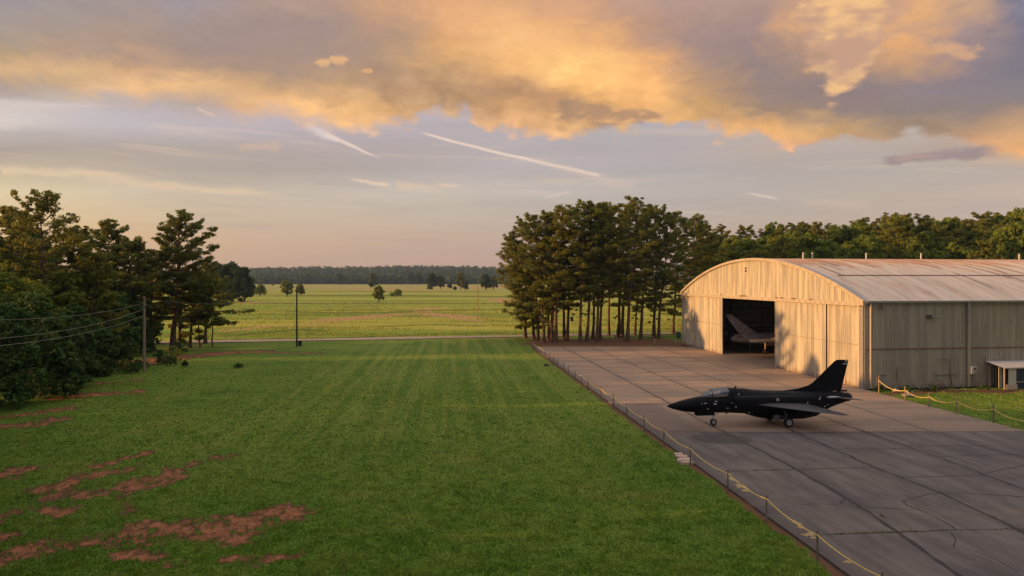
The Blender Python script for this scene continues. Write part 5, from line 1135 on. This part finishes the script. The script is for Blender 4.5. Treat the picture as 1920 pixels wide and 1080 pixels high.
# ------------------------------------------------------------------ small things
def bin_():
    p = gp(562.5, 648.5); E = empty('rubbish_bin', p); tag(E, 'small black bin at the foot of the thin dark pole', 'bin')
    m = simple('bin_black', (.01, .01, .012), .6)
    MB().loft([[(x*w, y*w, z) for x, y in ((-.24, -.24), (.24, -.24), (.24, .24), (-.24, .24))] for z, w in ((0, .85), (.78, 1.05))]).build('body', m, E, bevel=.02); MB().box((0, 0, .83), (.56, .56, .09)).build('lid', m, E, bevel=.03)
bin_()
def stakes():
    for px, py, h, lab in [(1227, 644.5, .85, 'short pale marker stake between the last grove trunks and the apron'), (1267.5, 645, 1.1, 'pale marker post on the grass near the far hangar corner')]:
        p = gp(px, py); o = MB().box((0, 0, h/2), (.14, .12, h)).box((0, 0, h+.02), (.10, .08, .05)).build('marker_post', simple('pale_post', (.48, .40, .32), .7) if 'pale_post' not in MATS else MATS['pale_post'], None, bevel=.01); o.location = p; tag(o, lab, 'post')
stakes()
def bench():
    p = gp(1141, 633); E = empty('picnic_bench', p, .05); tag(E, 'low pale bench standing among the grove trunks', 'bench'); m = simple('bench_wood', (.42, .36, .24), .8)
    MB().box((0, 0, .42), (3.0, .45, .06)).build('seat', m, E, bevel=.01)
    for s in (-1.3, 1.3): MB().box((s, 0, .2), (.12, .4, .40)).build('leg', M_DARKST, E)
bench()
def barrel():
    p = gp(1272, 634); E = empty('utility_box', p); tag(E, 'green utility box beside the far hangar corner', 'utility box'); m = simple('green_paint', (.04, .11, .05), .5)
    MB().box((0, 0, .55), (.8, .6, 1.1)).build('cabinet', m, E, bevel=.03); MB().box((0, 0, 1.13), (.9, .7, .08)).build('lid', m, E, bevel=.02)
barrel()
def rubble(name, px, py, n, spread, size, mat, label, cat, seed, flat=.35):
    p = gp(px, py, .0); E = empty(name, p); tag(E, label, cat); q = random.Random(seed)
    for i in range(n):
        c = (q.uniform(-1, 1)*spread[0], q.uniform(-1, 1)*spread[1], size*flat*.4); k = 7; r = [size*q.uniform(.6, 1.3) for _ in range(k)]
        rg = [[(c[0]+r[j]*w*math.cos(2*math.pi*j/k), c[1]+r[j]*w*math.sin(2*math.pi*j/k), z) for j in range(k)] for z, w in ((-.03, .9), (size*flat*.6*q.uniform(.6, 1.2), 1.0), (size*flat*q.uniform(.9, 1.3), .7))]
        MB().loft(rg).build('slab_piece', mat, E)
    return E
M_PALE = simple('pale_stone', (.58, .42, .33), .8, c2=(.40, .28, .22), bmp=.5, scale=12)
def slab():
    E = empty('broken_slab', gp(1281, 863)); tag(E, 'broken pale stone slab lying in the grass beside the rope fence', 'stone slab'); q = random.Random(8)
    for i, (px, py, w, dd) in enumerate([(1272, 852, .34, .22), (1279, 857, .42, .26), (1284, 863, .50, .30), (1289, 869, .42, .16), (1276, 866, .24, .12)]):
        g = gp(px, py); o = gp(1281, 863); k = 9; c = (g[0]-o[0], g[1]-o[1]); rr = [q.uniform(.7, 1.15) for _ in range(k)]
        h = .05+.018*i
        MB().loft([[(c[0]+rr[j]*w*m*math.cos(2*math.pi*j/k), c[1]+rr[j]*dd*m*math.sin(2*math.pi*j/k)*1.3, z) for j in range(k)] for z, m in ((-.05, 1), (h, 1), (h+.015, .93))]).build('slab_piece', M_PALE, E)
slab()
def lump():
    E = empty('dark_bundle', gp(1024, 686)); tag(E, 'small dark bundle with a trailing strap on the lawn near the fence', 'bundle')
    B = MB(); B.loft([superring(x, z, 0, w, z*.4, 12, 2.2) for x, z, w in ((-.32, .06, .05), (-.22, .2, .16), (0, .27, .22), (.22, .22, .18), (.36, .08, .05))]); B.build('sack', simple('dark_cloth', (.02, .018, .02), .8), E, smooth=True)
    MB().tube([(.3, 0, .05), (.6, .25, .07), (1.0, .35, .04), (1.25, .7, .06)], .02, 5).build('strap', MATS['dark_cloth'], E)
lump()
# lean-to shelter at the right edge, local x to the right along the wall
def lean_to():
    E = empty('lean_to_shelter', hp(side_x(1850), -.1, 0), math.atan2(.1336, .99104)); tag(E, 'small lean-to shelter with pale tin roof against the hangar side wall', 'shelter')
    m = simple('painted_board', (.56, .52, .44), .7, c2=(.40, .36, .30)); mr = simple('tin_roof', (.66, .64, .68), .45, .2, c2=(.46, .42, .44)); mb_ = simple('blue_black_sheet', (.014, .030, .085), .35, c2=(.006, .009, .022), scale=3)
    W = 5.6; D = 2.0; R_ = MB(); V = []; n = 60
    for i in range(n+1):
        x = -.25+(W+.5)*i/n; dz = .02*(i % 2); V += [(x, .05, 2.62+dz), (x, -D-.2, 2.20+dz)]
    R_.add(V, [(2*i, 2*i+1, 2*i+3, 2*i+2) for i in range(n)]); R_.build('roof', mr, E)
    MB().box((W/2, -D-.16, 2.15), (W+.3, .07, .09)).build('roof_beam', M_TRIM, E)
    MB().box((.92, -D, 1.10), (.86, .06, 2.04)).build('front_board', m, E); MB().box((.80, -D-.06, .27), (1.25, .05, .48)).build('kick_board', M_PALE, E)
    MB().box((.26, -D+.7, 1.15), (.40, .05, 2.1)).build('inner_board', m, E)
    MB().box((3.35, -D+.02, 1.08), (3.9, .06, 2.1)).build('dark_panel', mb_, E)
    MB().box((W/2+.2, -.5, 1.1), (W-.6, .06, 2.2)).build('back_board', M_DARKST, E)
    for x, y in ((.05, -D), (W-.1, -D), (.05, -.15)): MB().box((x, y, 1.08), (.10, .10, 2.14)).build('post', M_TRIM, E)
    MB().tube([(1.4, -D-.1, .75), (5.2, -D-.1, .73)], .03, 6).build('rail', M_TRIM, E)
lean_to()
def wall_frame():
    E = empty('handrail', hp(side_x(1629), -.9, 0), .13); tag(E, 'thin grey pipe hand frame at the near corner of the hangar', 'handrail')
    MB().tube([(-.1, 0, 1.75), (2.2, 0, 1.65)], .025, 6).tube([(0.2, 0, 0), (0.2, 0, 1.3)], .03, 6).tube([(1.2, 0, 0), (1.2, 0, 1.0)], .03, 6).tube([(.2, 0, 1.25), (.5, 0, 1.05), (1.2, 0, .98), (1.9, 0, 1.02)], .025, 6).build('rails', MATS['corner_metal'], E)
wall_frame()
q = random.Random(12)
for px, py, kind, lab, sz in [(1770, 729, 0, 'tangle of dark scrap metal leaning at the foot of the hangar wall below the pipe', 1), (1746, 732, 1, 'dark scrap bar lying along the hangar wall left of the tangle', 1), (1681, 734, 2, 'tan rag of rubble between the first two timber posts', 1), (1704, 742, 3, 'small grey hydrant base in the grass by the second timber post', 1)]:
    if kind == 0:
        B = MB()
        for k in range(7):
            a = Vector((q.uniform(-1.2, 1.2), q.uniform(-.3, .3), q.uniform(.02, .3))); b = a+Vector((q.uniform(-.9, .9), q.uniform(-.2, .3), q.uniform(.1, .8))); B.tube([a, (a+b)/2+Vector((0, 0, q.uniform(-.1, .2))), b], .05, 6)
        B.box((-.4, 0, .12), (1.0, .4, .22), rz=.3); o = B.build('scrap_metal', M_DARKST, None)
    elif kind == 1: o = MB().box((0, 0, .08), (1.7, .2, .14), rz=.1).box((-.9, .1, .14), (.5, .25, .2), rz=.5).box((.6, 0, .2), (.5, .2, .1), ry=.2).build('scrap_metal', M_DARKST, None)
    elif kind == 2: o = MB().loft([superring(x, z, -.02, w, z*.4, 9, 2) for x, z, w in ((-.4, .05, .1), (-.2, .3, .3), (.15, .22, .35), (.45, .05, .1))]).build('rubble_heap', M_PALE, None)
    else: o = MB().loft([superring(x, z, -.02, w, z*.4, 9, 3) for x, z, w in ((-.55, .10, .3), (-.4, .16, .4), (.4, .16, .4), (.6, .08, .2))]).tube([(-.1, 0, .1), (-.1, 0, .5)], .08, 8).tube([(.2, 0, .1), (.35, 0, .42)], .05, 8).build('pipe_stub', MATS['corner_metal'], None)
    o.location = gp(px, py); tag(o, lab, {0: 'scrap', 1: 'scrap', 2: 'rubble', 3: 'pipe stub'}[kind])
for px, lab in [(1650, 'weed clump at the near corner of the hangar wall'), (1700, 'weed clump beside the pipe stub at the wall'), (1752, 'weed clump between the scrap and the second timber post'), (1845, 'weed clump left of the lean-to shelter')]:
    t = broad(gp(px, 733), .55, .5, cb=0, nl=5, per=10, K=8, leaf=.09, seed=px, mat=M_HEDGE, name='weed_clump', tr=.02, multi=2); tag(t, lab, 'weeds')
# ------------------------------------------------------------------ evening air
def haze():
    m = bpy.data.materials.new('haze_air'); m.use_nodes = True; N = NT(m.node_tree); N.n.clear(); o = N.new('ShaderNodeOutputMaterial')
    v = N.new('ShaderNodeVolumePrincipled'); v.inputs['Color'].default_value = (.42, .58, .92, 1); v.inputs['Density'].default_value = .00010; v.inputs['Anisotropy'].default_value = .2
    N.l.new(v.outputs[0], o.inputs['Volume'])
    b = MB().box((0, 1650, 44), (5200, 3600, 90)).build('haze', m, None); tag(b, 'thin warm evening haze over the far meadow and wood', kind='stuff')
if HAZE: haze()
